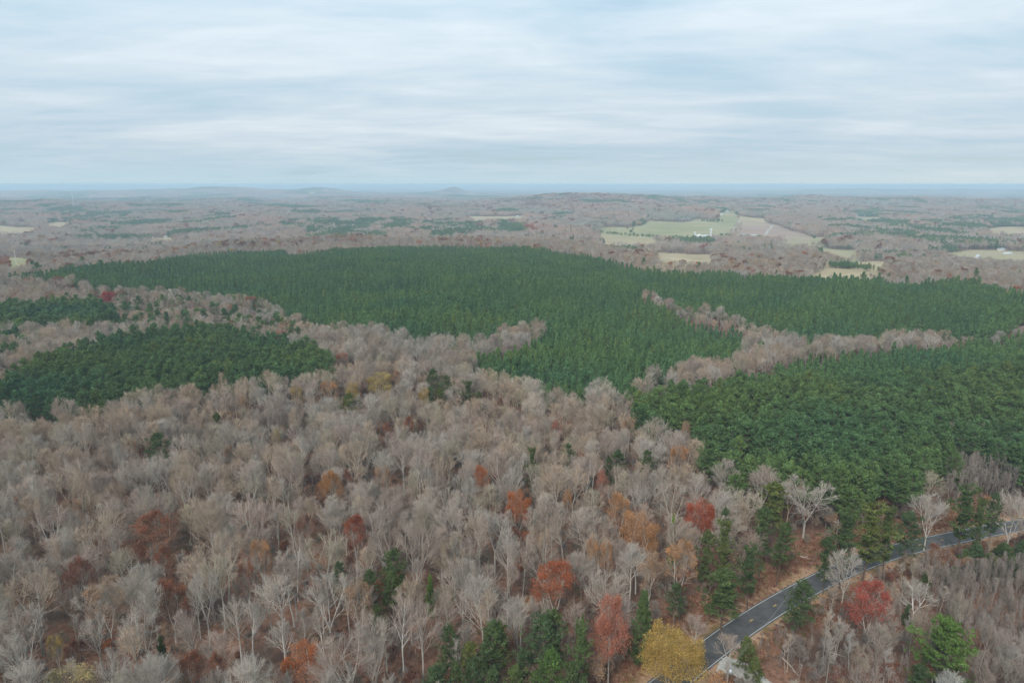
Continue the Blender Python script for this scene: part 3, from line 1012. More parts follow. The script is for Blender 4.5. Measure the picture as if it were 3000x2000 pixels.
def autumn(px, py, w, colour, rgb, kind, h, what, vi, sq=1.0, label=None):
    x, y = spot(px, py, h)
    d = math.sqrt(x * x + y * y + (CAM_Z - h) ** 2)
    wm = max(4.5, min(16, w * d / FPX))
    base_w = [12, 11.5, 12, 12.5][vi] * 1.1
    o = place_tree(kind, VL[vi], x, y, wm / base_w, h / 20.0, rng.uniform(0, 6.28),
                   {'bark': BARK_T[rng.integers(5)], 'twig': (0.30, 0.24, 0.19), 'leaf': rgb})
    lab = label or f'{colour} {what}'
    tag(o, lab, 'autumn tree', 'autumn coloured trees among the bare woods')
    SHOWN.append((x, y, w, px, py))
    LANDMARKS.append((colour, px, py + w * 0.4, x, y, o))
    TAKEN.append((x, y, wm * 0.42))
    return o


RUST, DRUST, ORNG, LORNG, RED, YEL, TAN, SALM, PALEY = (0.25, 0.10, 0.055), (0.20, 0.085, 0.055), (0.40, 0.135, 0.05), (0.39, 0.20, 0.09), (0.34, 0.06, 0.035), (0.38, 0.26, 0.08), (0.34, 0.215, 0.13), (0.36, 0.135, 0.085), (0.38, 0.30, 0.14)
AUT = [
    (438, 1504, 150, 'broad rust brown oak', RUST, 21, 0), (225, 1634, 95, 'dark rust oak', DRUST, 20, 0), (889, 1504, 68, 'dark maroon oak', DRUST, 20, 2),
    (718, 1638, 60, 'thin rust oak', RUST, 19, 2), (761, 1574, 75, 'flat topped light orange tree', LORNG, 20, 2), (493, 1698, 115, 'rust brown oak behind two tall pale trunks', RUST, 18, 0),
    (876, 1878, 112, 'bright orange red maple', ORNG, 19, 1), (557, 1906, 85, 'rust orange oak near the bottom edge', RUST, 17, 0), (629, 1914, 62, 'small rust tree beside the rust orange oak', RUST, 16, 0),
    (200, 1948, 150, 'pale straw yellow tree at the bottom edge', PALEY, 17, 2), (300, 1693, 120, 'pinkish tan tree', TAN, 21, 2), (204, 1455, 62, 'small tan orange tree', TAN, 19, 2),
    (472, 1598, 62, 'low russet tree under the broad rust brown oak', RUST, 17, 0), (157, 1855, 50, 'small yellow tree', YEL, 14, 2), (208, 1872, 52, 'small brown tree beside the small yellow tree', DRUST, 13, 0),
    (1519, 1430, 78, 'bright orange low domed tree', ORNG, 20, 1), (1663, 1430, 46, 'small yellow orange tree', LORNG, 19, 2), (1816, 1445, 85, 'soft orange tree', LORNG, 20, 0),
    (1876, 1494, 118, 'large light orange tree', LORNG, 21, 1), (1038, 1508, 92, 'rusty red oak', (0.27, 0.07, 0.035), 20, 0), (1629, 1647, 155, 'wide orange rust oak', (0.33, 0.095, 0.04), 20, 0),
    (1791, 1744, 125, 'tall salmon orange tree', SALM, 24, 1), (1971, 1837, 185, 'large yellow gold tree by the road', (0.36, 0.24, 0.07), 18, 3), (1047, 1702, 92, 'tan domed tree', TAN, 19, 2),
    (1740, 1574, 52, 'small peach coloured tree', LORNG, 19, 2), (1778, 1583, 46, 'second small peach tree', LORNG, 18, 2), (1910, 1613, 92, 'sparse tan orange tree', TAN, 20, 2),
    (1997, 1583, 115, 'pale orange tree', LORNG, 21, 2), (1111, 1087, 78, 'round yellow tree', (0.40, 0.30, 0.11), 19, 1), (1030, 1119, 52, 'yellow tree beside the olive pine', YEL, 18, 1),
    (1242, 1132, 34, 'small gold tree', YEL, 18, 1), (1161, 1079, 32, 'small amber tree', LORNG, 18, 2), (1466, 1164, 30, 'small dark rust tree', DRUST, 18, 0),
    (1196, 1221, 46, 'low rust red tree', RUST, 18, 0), (1132, 1238, 34, 'little rust red tree', RUST, 17, 0), (1115, 1274, 36, 'faint rust tree', RUST, 18, 2),
    (1408, 1363, 58, 'bright orange ragged tree', ORNG, 20, 0), (1017, 1376, 46, 'dark rust round tree', DRUST, 19, 0), (1629, 1227, 42, 'faint pink russet tree', SALM, 19, 2),
    (1765, 1376, 52, 'faint red tinged tree', SALM, 20, 2), (1842, 1219, 52, 'pale pinkish tree', TAN, 20, 2), (1119, 1363, 62, 'tan orange tree', TAN, 19, 2),
    (659, 1198, 36, 'tan tree beside the slim olive pine', TAN, 18, 2), (867, 1130, 42, 'light yellow tree below the pine stand', YEL, 18, 2), (965, 1113, 72, 'pale orange domed tree', LORNG, 19, 2),
    (710, 1155, 46, 'thin tan tree', TAN, 20, 2), (808, 1253, 36, 'pale yellow thin tree', PALEY, 18, 2), (965, 1380, 92, 'orange brown tree', (0.33, 0.15, 0.05), 21, 0),
    (383, 1283, 32, 'little tan orange tree', TAN, 17, 2), (667, 1300, 36, 'faint amber tree', TAN, 18, 2), (2055, 1457, 98, 'red orange maple', (0.36, 0.09, 0.045), 21, 1),
    (2557, 1706, 135, 'scarlet leaved oak below the road', (0.33, 0.08, 0.055), 20, 0), (305, 851, 26, 'crimson tree', (0.40, 0.03, 0.04), 18, 1), (327, 851, 24, 'second crimson tree', (0.40, 0.03, 0.04), 17, 1),
    (170, 806, 30, 'russet tree at the plantation tip', RUST, 18, 1), (12, 755, 60, 'orange tree at the picture edge above the grey woods', (0.35, 0.12, 0.04), 21, 1), (2740, 1590, 26, 'little russet sapling', RUST, 8, 0),
    (2010, 1230, 40, 'tan tree at the pine edge', TAN, 20, 2), (1990, 1300, 70, 'amber tinged tree', LORNG, 22, 2), (560, 940, 34, 'faint orange tree behind the pine stand', TAN, 19, 2),
    (1000, 1030, 50, 'pinkish russet tree beside the pine stand', SALM, 19, 2), (820, 965, 40, 'peach tree above the pine stand', SALM, 18, 2),
]
for (px, py, w, ph, rgb, h, vi) in AUT:
    autumn(px, py, w, ph, rgb, 'autumn_tree', h, '', vi, label=f'{ph} among the leafless trees' if len(ph.split()) < 8 else ph)

PINES = [  # px, py(top), width px, height m, kind, phrase
    (1145, 1606, 62, 20, 'p', 'dark green round pine'), (1136, 1668, 56, 17, 'p', 'pine just below the dark green round pine'), (1081, 1668, 52, 16, 'p', 'smaller pine beside the round pine'),
    (990, 1640, 42, 18, 'p', 'slim pine'), (1259, 1685, 32, 14, 'y', 'small bright green pine'), (1105, 1770, 38, 13, 'p', 'low dark pine'), (1319, 1834, 62, 20, 'p', 'leaning dark pine at the edge of the pine clump'),
    (1425, 1815, 84, 21, 'p', 'tall front pine of the bottom clump'), (1463, 1820, 54, 20, 'p', 'dark pine touching the tall front pine'), (1591, 1804, 104, 22, 'p', 'largest pine of the bottom clump'),
    (1697, 1846, 64, 20, 'l', 'loose pale green pine beside the salmon tree'), (1616, 1900, 76, 19, 'p', 'bright pine below the largest pine'), (1383, 1930, 56, 18, 'p', 'small pine at the bottom edge'),
    (1264, 1936, 80, 17, 'p', 'rounded pine at the bottom edge'), (1510, 1948, 66, 17, 'p', 'rounded low pine at the bottom edge'), (1374, 1880, 64, 17, 'l', 'olive pine in the clump'), (1531, 1889, 44, 19, 'p', 'thin pine between two large pines'),
    (1336, 1944, 54, 15, 'p', 'dim pine in the clump'), (1440, 1960, 60, 15, 'p', 'shadowed pine in the clump'), (1570, 1965, 60, 15, 'l', 'feathery pine at the bottom edge'), (1680, 1935, 66, 17, 'p', 'dull green pine beside the salmon tree base'),
    (1629, 1783, 72, 20, 'l', 'yellow green loose pine'), (1880, 1727, 66, 21, 'c', 'columnar cedar'), (1982, 1706, 48, 13, 'p', 'dark pine between orange trees and road woods'), (1974, 1513, 24, 20, 'y', 'tiny bright pine'),
    (1706, 1808, 32, 14, 'y', 'small dark young pine'), (1268, 1079, 48, 22, 'p', 'dark umbrella pine'), (1310, 1096, 38, 22, 'p', 'second umbrella pine'), (1255, 1130, 28, 18, 'p', 'small pine under the umbrella pine'),
    (1289, 1138, 38, 18, 'l', 'olive pine under the umbrella pines'), (1374, 1125, 48, 19, 'l', 'broad olive pine'), (1408, 1144, 26, 17, 'p', 'dim olive pine'), (1021, 1151, 54, 20, 'p', 'yellowish olive pine'),
    (1667, 1295, 34, 21, 'p', 'leaning slim pine'), (1561, 1325, 40, 22, 'l', 'tall loose olive pine'), (1816, 1317, 54, 20, 'l', 'wide dark green pine'), (1897, 1314, 42, 21, 'p', 'dark green upright pine'),
    (1791, 1334, 28, 18, 'p', 'little dark pine'), (459, 1266, 64, 21, 'r', 'lone round pine'), (633, 1206, 34, 20, 'l', 'slim olive pine'), (438, 1406, 24, 13, 'y', 'low dark cedar'),
    (2072, 1549, 60, 22, 'l', 'olive pine under the red orange maple'), (2127, 1545, 66, 23, 'l', 'tall olive pine beside the red orange maple'), (2127, 1663, 112, 18, 'l', 'broad drooping dark pine above the road'), (2204, 1612, 66, 18, 'l', 'dark pine on the road bank'),
    (2242, 1485, 64, 23, 'l', 'tall loose pine on the road bank'), (2293, 1523, 54, 21, 'p', 'deep green pine on the road bank'), (2272, 1408, 92, 22, 'l', 'wide olive pine at the pine stand edge'), (2150, 1385, 46, 20, 'p', 'bright green small pine at the stand edge'),
    (2131, 1481, 34, 19, 'p', 'small green pine behind the maple'), (2484, 1523, 82, 22, 'l', 'dark flat branched pine across the road'), (2429, 1574, 54, 18, 'l', 'bent dark pine at the roadside'), (2553, 1493, 98, 23, 'l', 'olive brown pine at the roadside'),
    (2667, 1498, 64, 20, 'p', 'green pine overhanging the road'), (2612, 1502, 60, 22, 'l', 'slim dark pine at the roadside'), (2340, 1697, 72, 19, 'p', 'small dark pine crowning over the road'), (2829, 1438, 78, 23, 'l', 'dark pine with long bare trunk before the road'),
    (2922, 1442, 36, 24, 'p', 'thin pine with long bare trunk'), (2876, 1472, 38, 21, 'l', 'sparse pine with long bare trunk'), (2863, 1595, 64, 9, 'y', 'bushy young pine below the road'), (2905, 1621, 54, 8, 'y', 'yellow green young pine below the road'),
    (2948, 1591, 64, 9, 'y', 'dense young pine below the road'), (2998, 1587, 54, 9, 'y', 'young pine at the picture edge below the road'), (2714, 1676, 34, 8, 'y', 'small yellow green sapling pine'), (2795, 1659, 32, 7, 'y', 'small green sapling pine'),
    (2663, 1770, 26, 7, 'y', 'pale green sapling pine'), (2787, 1819, 118, 22, 'b', 'big bright green pine in the thicket'), (2701, 1948, 54, 12, 'l', 'dark low pine near the bottom edge'), (2191, 1868, 62, 9, 'y', 'olive bush like young pine beside the drive'),
    (2830, 1610, 40, 7, 'y', 'low bushy young pine'), (2215, 1925, 50, 8, 'y', 'lower olive young pine beside the drive'), (2965, 730 + 900, 40, 8, 'y', 'dark young pine'),
    (468, 1863, 32, 11, 'y', 'small dark green cedar by the grey trunks'), (320, 1205, 0, 0, '', ''),
]
for (px, py, w, h, k, ph) in PINES:
    if not k: continue
    x, y = spot(px, py, h)
    d = math.sqrt(x * x + y * y + (CAM_Z - h) ** 2)
    wm = max(2.6, min(12, w * d / FPX))
    if k == 'p':
        i = PCOUNT[0] % 3; v, bw, bh = VP[i], [6.4, 5.7, 7.2][i], 22
    elif k == 'r':
        v, bw, bh = VP[2], 8.0, 22
    elif k == 'b':
        v, bw, bh = VBIG, 8.5, 22
    elif k == 'l':
        i = PCOUNT[0] % 2; v, bw, bh = VLOOSE[i], 6.4, 22
    elif k == 'c':
        v, bw, bh = VCED, 4.6, 14
    else:
        v, bw, bh = VYOUNG, 4.6, 8
    PCOUNT[0] += 1
    g_ = np.array(P_GREEN[rng.integers(4)])
    if 'olive' in ph or 'yellow' in ph: g_ = g_ * np.array([1.3, 1.08, 0.9])
    if 'bright' in ph: g_ = g_ * np.array([1.2, 1.35, 0.85])
    if 'dark' in ph or 'deep' in ph: g_ = g_ * 0.85
    o = place_tree('pine_tree', v, x, y, wm / bw, h / bh, rng.uniform(0, 6.28), {'bark': (0.1, 0.08, 0.06), 'needle': tuple(g_)})
    tag(o, f'{ph} among the leafless trees' if len(ph.split()) < 6 else ph, 'pine', 'pines scattered in the woods')
    SHOWN.append((x, y, w, px, py))
    LANDMARKS.append((ph, px, py + w * 0.4, x, y, o))
    TAKEN.append((x, y, wm * 0.4))

BARES = [  # named leafless trees: px, py, w, h, variant, phrase, twig tint
    (2372, 1392, 140, 22, VB[5], 'great fan shaped leafless tree at the pine stand edge', 1), (2731, 1447, 118, 20, VOPEN, 'open crowned leafless tree standing before the road', 1),
    (2978, 1440, 130, 23, VOPEN, 'wide leafless tree at the picture edge by the road', 1), (2485, 1604, 95, 20, VB[2], 'tall forked pale tree below the road bend', 1),
    (87, 1385, 40, 24, VWHITE, 'white barked tree with a bare straight stem', 1), (2140, 1860, 90, 9, VOPEN, 'low bushy leafless tree against the road', 3),
    (2040, 1800, 80, 10, VOPEN, 'low tangled leafless tree beside the yellow gold tree', 3), (2690, 1700, 110, 13, VOPEN, 'gnarled pale sycamore below the road', 1),
    (1200, 1690, 100, 22, VB[0], 'pale straight tree with upswept crown', 2), (440, 1700, 95, 22, VB[0], 'pale trunked round crowned tree', 1),
    (590, 1660, 100, 23, VB[3], 'pale twin trunked tree with dark gap beneath', 1), (1330, 1850, 45, 19, VPOLE, 'small pale tree in front of the leaning pine', 1),
]
for (px, py, w, h, v, ph, ti) in BARES:
    x, y = spot(px, py, h)
    d = math.sqrt(x * x + y * y + (CAM_Z - h) ** 2)
    wm = max(3.5, min(17, w * d / FPX))
    bw = 15.0 if v is VOPEN else (6.0 if v in (VPOLE, VWHITE) else 12.0)
    bt = (0.60, 0.57, 0.52) if v is VWHITE or 'sycamore' in ph else (0.35, 0.315, 0.275)
    o = place_tree('bare_tree', v, x, y, wm / bw, h / (19 if v is VOPEN else (23 if v is VWHITE else 21)), rng.uniform(0, 6.28), {'bark': bt, 'twig': TWIG_T[ti][1]})
    tag(o, ph, 'tree', 'leafless trees of the near wood')
    SHOWN.append((x, y, w * 0.7, px, py))
    LANDMARKS.append((ph, px, py + w * 0.4, x, y, o))
    TAKEN.append((x, y, wm * 0.35))
N_NAMED_BARE = len(BARES)

TK = np.array(TAKEN)


def jgrid(y0, y1, sp_, jit=0.42, slope=0.86, pad=40, rows=0.0, g=None):
    g = g or rng
    xm = slope * y1 + pad
    xs = np.arange(-xm, xm, sp_); ys = np.arange(y0, y1, sp_)
    X, Y = np.meshgrid(xs, ys)
    X = X + (np.arange(len(ys)) % 2)[:, None] * sp_ * 0.5
    X = X + g.uniform(-jit, jit, X.shape) * sp_; Y = Y + g.uniform(-jit, jit, Y.shape) * sp_
    if rows:
        c, s = math.cos(rows), math.sin(rows)
        xm2 = math.hypot(xm, y1)
        xs = np.arange(-xm2, xm2, sp_); X, Y = np.meshgrid(xs, xs)
        X = X + g.uniform(-jit, jit, X.shape) * sp_; Y = Y + g.uniform(-jit, jit, Y.shape) * sp_
        X, Y = X * c - Y * s, X * s + Y * c
    m = (Y > y0) & (Y < y1) & (np.abs(X) < slope * Y + pad)
    return X[m], Y[m]


def far_from_taken(x, y, extra=0.0):
    ok = np.ones(len(x), bool)
    for a, b, r in TK:
        ok &= np.hypot(x - a, y - b) > r + extra
    return ok


def in_fields(x, y):
    r = np.zeros(len(x), bool)
    for k, P in FIELDS:
        r |= inside(P, x, y)
    return r


def clear_road(x, y, d, dv=7.0):
    dd, _ = road_dist(x, y)
    return (dd > d) & (drive_dist(x, y) > dv)


def stand(P, x, y):
    """inside a stand whose edge wanders by a few metres, as trees seed in and out of it"""
    return inside(P, x + 2.0 * wnoise('jx', 24, x, y), y + 3.5 * wnoise('jy', 28, x, y))


def far_patch(x, y):
    r = np.zeros(len(x), bool)
    jx, jy = x + 28 * wnoise('fjx', 150, x, y), y + 45 * wnoise('fjy', 170, x, y)
    for P in FARPINES:
        r |= inside(P, jx, jy)
    return r & (wnoise('fpm', 170, x, y) + 0.5 * wnoise('fpn', 60, x, y) > -0.45)


# ------------------------------------------------------------------ near leafless wood
X, Y = jgrid(85, 470, 7.8, 0.42)
Xv, Yv = jgrid(85, 260, 8.5, 0.45)
dv_, iv_ = road_dist(Xv, Yv)
kv = ((Xv - ROAD[iv_, 0]) * RN[iv_, 0] + (Yv - ROAD[iv_, 1]) * RN[iv_, 1] < 0) & (dv_ > 11) & (Xv < 190)
X, Y = np.concatenate([X, Xv[kv]]), np.concatenate([Y, Yv[kv]])
keep = ~stand(RIGHT, X, Y) & ~inside(PLANT, X, Y) & ~stand(LEFT, X, Y) & ~inside(THICKET, X, Y) & ~inside(POLES, X, Y)
keep &= far_from_taken(X, Y, 1.0)
dr, ri = road_dist(X, Y)
side = (X - ROAD[ri, 0]) * RN[ri, 0] + (Y - ROAD[ri, 1]) * RN[ri, 1]
# wide verge on the uphill side, narrow on the other; nearer trees may overhang
keep &= np.where(side > 0, dr > np.where(X > 130, 9.5, 13.5), np.where(X < 72, dr > 15, (dr > 16) | ((dr > 9) & (rng.random(len(X)) < 0.6)))) & (drive_dist(X, Y) > 7)
X, Y, dr, side = X[keep], Y[keep], dr[keep], side[keep]
n = len(X)
Z = H(X, Y)
hgt = rng.normal(20.5, 2.2, n).clip(14, 25)
low = (side < 0) & (dr < 60)               # younger wood on the valley side of the road
hgt[low] = rng.uniform(11, 18, low.sum())
nb_ = low & (dr < 20)
hgt[nb_] = rng.uniform(8, 13, nb_.sum())
# the photograph shows the coloured trees and pines clear of their neighbours, so those neighbours are smaller trees
for (lx, ly, lw, lpx, lpy) in SHOWN:
    for _ in range(3):
        qx, qy, qf = project(X, Y, Z + hgt)
        cw = 4.2 * FPX / np.maximum(qf, 1)
        bad = (Y < ly) & (np.abs(qx - lpx) < lw * 0.5 + cw * 0.75) & (qy < lpy + lw * 0.62) & (qy > lpy - lw * np.where(low, 0.9, 2.2))
        hgt[bad] -= 2.6
kp = hgt > 9.5
kp |= low & (hgt > 6.5)
X, Y, Z, hgt, low, dr, side = X[kp], Y[kp], Z[kp], hgt[kp], low[kp], dr[kp], side[kp]
n = len(X)
tx, ty, tf = project(X, Y, Z + hgt * 0.8)
dist = np.sqrt(X ** 2 + Y ** 2 + (CAM_Z - Z - hgt * 0.7) ** 2)
size = hgt / dist
inview = (tx > -10) & (tx < 3010) & (ty > 0) & (ty < 1990)
order = np.argsort(-np.where(inview, size, -1))
N_BARE = 298 - N_NAMED_BARE
indiv = np.zeros(n, bool)
indiv[order[:N_BARE]] = True
indiv &= inview

LM = [(p, a, b) for (p, a, b, _, _, _) in LANDMARKS]
USED = set()


def near_label(desc, px, py, noun, maxw=16):
    """a label that says what the tree looks like and which landmark it stands by"""
    ds = sorted(((math.hypot(px - a, py - b), p, a, b) for p, a, b in LM))
    # far away landmarks make poor pointers, so the closest free wording wins
    for d, p, a, b in ds[:14]:
        dx, dy = px - a, py - b
        if abs(dx) < 0.45 * abs(dy):
            rel = 'in front of' if dy > 0 else 'behind'
        elif abs(dy) < 0.45 * abs(dx):
            rel = 'to the left of' if dx < 0 else 'to the right of'
        else:
            rel = ('in front and left of' if dx < 0 else 'in front and right of') if dy > 0 else ('behind and left of' if dx < 0 else 'behind and right of')
        short = p.split(' behind ')[0].split(' beside ')[0].split(' below ')[0].split(' under ')[0].split(' near ')[0].split(' at ')[0].split(' with ')[0].split(' among ')[0].split(' by ')[0].split(' on ')[0].split(' before ')[0].split(' of ')[0].split(' above ')[0].split(' touching ')[0].split(' in ')[0]
        for pp in (p, short):
            s = f'{desc} {noun} {rel} the {pp}'
            if len(s.split()) <= maxw and s not in USED:
                USED.add(s)
                return s
    k = 2
    ords = ['second', 'third', 'fourth', 'fifth', 'sixth', 'seventh', 'eighth', 'ninth']
    for d, p, a, b in ds[:6]:
        for w in ords:
            s = f'{w} {desc} {noun} beside the {p}'
            if len(s.split()) <= maxw and s not in USED:
                USED.add(s)
                return s
    return f'{desc} {noun} in the wood'


def size_word(h, lo, hi):
    return 'tall' if h > hi else ('low' if h < lo else 'mid height')


for i in np.where(indiv)[0]:
    vi = rng.integers(len(VB)); ti = rng.choice(len(TWIG_T), p=[0.25, 0.15, 0.2, 0.15, 0.12, 0.13])
    v = VB[vi]; form = VB_FORM[vi]
    if low[i] and rng.random() < 0.6:
        v, form = VPOLE, 'pole like'
    b = np.array(BARK_T[rng.integers(5)]) * rng.uniform(0.85, 1.15) * (0.75 if low[i] else 1.0)
    s = hgt[i] / 21.0
    o = place_tree('bare_tree', v, X[i], Y[i], s * rng.uniform(0.9, 1.15), s, rng.uniform(0, 6.28),
                   {'bark': tuple(b), 'twig': tuple(np.array(TWIG_T[ti][1]) * rng.uniform(0.85, 1.1) * (0.8 if low[i] else 1.0))}, tilt=(rng.normal() * 0.03, rng.normal() * 0.03), z=Z[i])
    tag(o, near_label(f'{size_word(hgt[i], 18, 22)} {form} {TWIG_T[ti][0]}', tx[i], ty[i], 'leafless tree'), 'tree', 'leafless trees of the near wood')
rest_near = (X[~indiv], Y[~indiv], Z[~indiv], hgt[~indiv])

# ------------------------------------------------------------------ scattered masses (geometry nodes)
def collection_of(name, variants, tint_defaults=None):
    """each variant becomes one mesh object with several materials, kept out of the scene"""
    col = bpy.data.collections.new(name)
    for k, parts in enumerate(variants):
        me = bpy.data.meshes.new(f'{name}_{k:02d}')
        vs, ls, st, mi, tn = [], [], [], [], []
        vo = lo = 0
        for q, (pn, m, ch) in enumerate(parts):
            nv, nl, npol = len(m.vertices), len(m.loops), len(m.polygons)
            a = np.empty(nv * 3, np.float32); m.vertices.foreach_get('co', a); vs.append(a)
            b = np.empty(nl, np.int32); m.loops.foreach_get('vertex_index', b); ls.append(b + vo)
            c = np.empty(npol, np.int32); m.polygons.foreach_get('loop_start', c); st.append(c + lo)
            mi.append(np.full(npol, q, np.int32))
            t = np.empty(nv, np.float32); m.attributes['tone'].data.foreach_get('value', t); tn.append(t)
            vo += nv; lo += nl
            me.materials.append(m.materials[0])
        me.vertices.add(vo); me.vertices.foreach_set('co', np.concatenate(vs))
        me.loops.add(lo); me.loops.foreach_set('vertex_index', np.concatenate(ls))
        st = np.concatenate(st)
        me.polygons.add(len(st)); me.polygons.foreach_set('loop_start', st)
        me.polygons.foreach_set('material_index', np.concatenate(mi))
        me.update(calc_edges=True)
        at = me.attributes.new('tone', 'FLOAT', 'POINT'); at.data.foreach_set('value', np.concatenate(tn))
        col.objects.link(bpy.data.objects.new(f'{name}_{k:02d}', me))
    return col


def scatter(name, label, col, X, Y, Z, idx, rot, sc3, tint, tint2=None):
    n = len(X)
    me = bpy.data.meshes.new(name)
    me.vertices.add(n)
    me.vertices.foreach_set('co', np.stack([X, Y, Z - 0.15], 1).astype(np.float32).ravel())
    def fa(nm, typ, prop, val):
        a = me.attributes.new(nm, typ, 'POINT'); a.data.foreach_set(prop, np.asarray(val).ravel())
    fa('idx', 'INT', 'value', idx.astype(np.int32))
    fa('rot', 'FLOAT_VECTOR', 'vector', rot.astype(np.float32))
    fa('scl', 'FLOAT_VECTOR', 'vector', sc3.astype(np.float32))
    fa('tint', 'FLOAT_COLOR', 'color', np.concatenate([tint, np.ones((n, 1))], 1).astype(np.float32))
    if tint2 is not None:
        fa('tint2', 'FLOAT_COLOR', 'color', np.concatenate([tint2, np.ones((n, 1))], 1).astype(np.float32))
    o = bpy.data.objects.new(name, me)
    C.objects.link(o)
    ng = bpy.data.node_groups.new(name, 'GeometryNodeTree')
    ng.interface.new_socket('Geometry', in_out='INPUT', socket_type='NodeSocketGeometry')
    ng.interface.new_socket('Geometry', in_out='OUTPUT', socket_type='NodeSocketGeometry')
    gi = ng.nodes.new('NodeGroupInput'); go = ng.nodes.new('NodeGroupOutput')
    ci = ng.nodes.new('GeometryNodeCollectionInfo')
    ci.inputs['Collection'].default_value = col
    ci.inputs['Separate Children'].default_value = True
    ci.inputs['Reset Children'].default_value = True
    ip = ng.nodes.new('GeometryNodeInstanceOnPoints')
    ip.inputs['Pick Instance'].default_value = True
    def na(nm, typ):
        a = ng.nodes.new('GeometryNodeInputNamedAttribute'); a.data_type = typ; a.inputs['Name'].default_value = nm
        return a.outputs['Attribute']
    L = ng.links.new
    L(gi.outputs[0], ip.inputs['Points']); L(ci.outputs[0], ip.inputs['Instance'])
    L(na('idx', 'INT'), ip.inputs['Instance Index'])
    L(na('rot', 'FLOAT_VECTOR'), ip.inputs['Rotation'])
    L(na('scl', 'FLOAT_VECTOR'), ip.inputs['Scale'])
    L(ip.outputs[0], go.inputs[0])
    md = o.modifiers.new('scatter', 'NODES'); md.node_group = ng
    tag(o, label, kind='stuff')
    return o


def rots(n, tilt=0.04):
    r = rng.normal(size=(n, 3)) * tilt
    r[:, 2] = rng.uniform(0, 6.28, n)
    return r


def bare_tints(x, y, n):
    T = np.array([t for _, t in TWIG_T])
    i = rng.choice(len(T), n, p=[0.25, 0.15, 0.2, 0.15, 0.12, 0.13])
    t = T[i] * rng.uniform(0.85, 1.15, (n, 1))
    # whole groves lean warmer or greyer, as kinds of tree grow together
    k = wnoise('hue', 120, x, y)[:, None] * 0.025
    return np.clip(t * (1 + k * np.array([1.2, 0.2, -0.8])), 0.05, 0.6)


LEAF_T = np.array([RUST, DRUST, RUST, ORNG, LORNG, TAN, TAN, YEL, SALM])
# leafy variants share one tint between bark and leaves in a mass, so give them their own bark
M_BARKF = tint_mat('forest_bark', (0.27, 0.23, 0.2), 0.8, 0.8, 1.2, use_tint=False)


def rebark(parts, keep_last=True):
    out = []
    for pn, m, ch in parts:
        if ch != 'leaf':
            m = m.copy(); m.materials.clear(); m.materials.append(M_BARKF)
        out.append((pn, m, ch))
    return out


COL_NEAR = collection_of('near_bare', [v for v in VB] + [VPOLE])
x, y, z, h = rest_near
s = h / 21.0
n = len(x)
vi = rng.integers(0, 8, n); vi[h < 15] = 8
scatter('bare_wood', 'mass of leafless grey trees filling the wood farther back', COL_NEAR, x, y, z, vi, rots(n),
        np.stack([s * rng.uniform(0.9, 1.2, n)] * 2 + [s], 1), bare_tints(x, y, n))

# middle distance
VM = [bare_variant(400 + i, h=20, crown=c, clear=0.4, limbs=13, fork=f, lod=1) for i, (c, f) in enumerate([(9.5, 0), (11, 1), (8.5, 0), (11, 2), (9, 1)])]
VML = [rebark(leafy_variant(420 + i, 2600, 0.6, sp2, h=19, crown=10, clear=0.3, limbs=12, fork=1, lod=1)) for i, sp2 in enumerate([0.3, 0.8])]
COL_MID = collection_of('mid_bare', VM + VML)


def russet_share(x, y):
    a = x / np.maximum(y, 1)
    yc = np.interp(a, CR_A, CR_Y)
    near_crest = np.exp(-((y - yc - 130) / 170) ** 2)
    r = 0.03 + 0.16 * near_crest + 0.05 * sst(2500, 4500, y)
    r = r + 0.2 * np.exp(-((x - 450) / 900) ** 2 - ((y - 4700) / 900) ** 2)
    return r * (0.5 + 1.0 * (wnoise('rus', 300, x, y) > 0.2))


def mid_scatter(y0, y1, spc, name, label, col, nb, nl, hmean=20.0, hbase=20.0, jit=0.44, wide=1.15):
    X, Y = jgrid(y0, y1, spc, jit)
    k = ~stand(RIGHT, X, Y) & ~inside(PLANT, X, Y) & ~stand(LEFT, X, Y) & ~stand(FARLEFT, X, Y) & ~in_fields(X, Y)
    k &= ~far_patch(X, Y)
    if y0 < 700: k &= far_from_taken(X, Y, 1.5)
    k &= ~((Y > 1400) & far_pine_noise(X, Y))
    X, Y = X[k], Y[k]
    mixed = inside(MIXED, X, Y) & (rng.random(len(X)) < 0.30)
    X, Y = X[~mixed], Y[~mixed]
    n = len(X)
    Z = H(X, Y)
    s = rng.normal(hmean, 2.2, n).clip(13, 26) / hbase
    if y0 < 700: s = s * np.where((X > -60) & (Y < 900) & (Y > 300 + 0.2 * X), 0.88, 1.0)
    leafy = rng.random(n) < russet_share(X, Y)
    idx = np.where(leafy, nb + rng.integers(0, nl, n), rng.integers(0, nb, n))
    T = bare_tints(X, Y, n)
    T[leafy] = LEAF_T[rng.choice(len(LEAF_T), leafy.sum(), p=[0.3, 0.14, 0.12, 0.08, 0.08, 0.1, 0.08, 0.04, 0.06])] * rng.uniform(0.8, 1.15, (leafy.sum(), 1))
    T = T * (1 + sst(1100, 2600, Y)[:, None] * np.array([0.05, -0.02, -0.04]))
    wr = wnoise('far_hue', 420, X, Y)[:, None] * sst(1300, 2500, Y)[:, None]
    T = T * np.clip(1 + 0.07 * wr * np.array([1.0, -0.2, -0.5]), 0.6, 1.5)
    scatter(name, label, col, X, Y, Z, idx, rots(n), np.stack([s * wide * rng.uniform(0.9, 1.2, n)] * 2 + [s], 1), T)
    return n


def far_pine_noise(x, y):
    v = wnoise('fp', 520, x, y * 1.0) + 0.5 * wnoise('fp2', 210, x, y)
    return v > 1.45


n_mid = mid_scatter(470, 1500, 8.6, 'bare_woodland', 'leafless woodland around and beyond the pine plantations', COL_MID, 5, 2, 16.5)

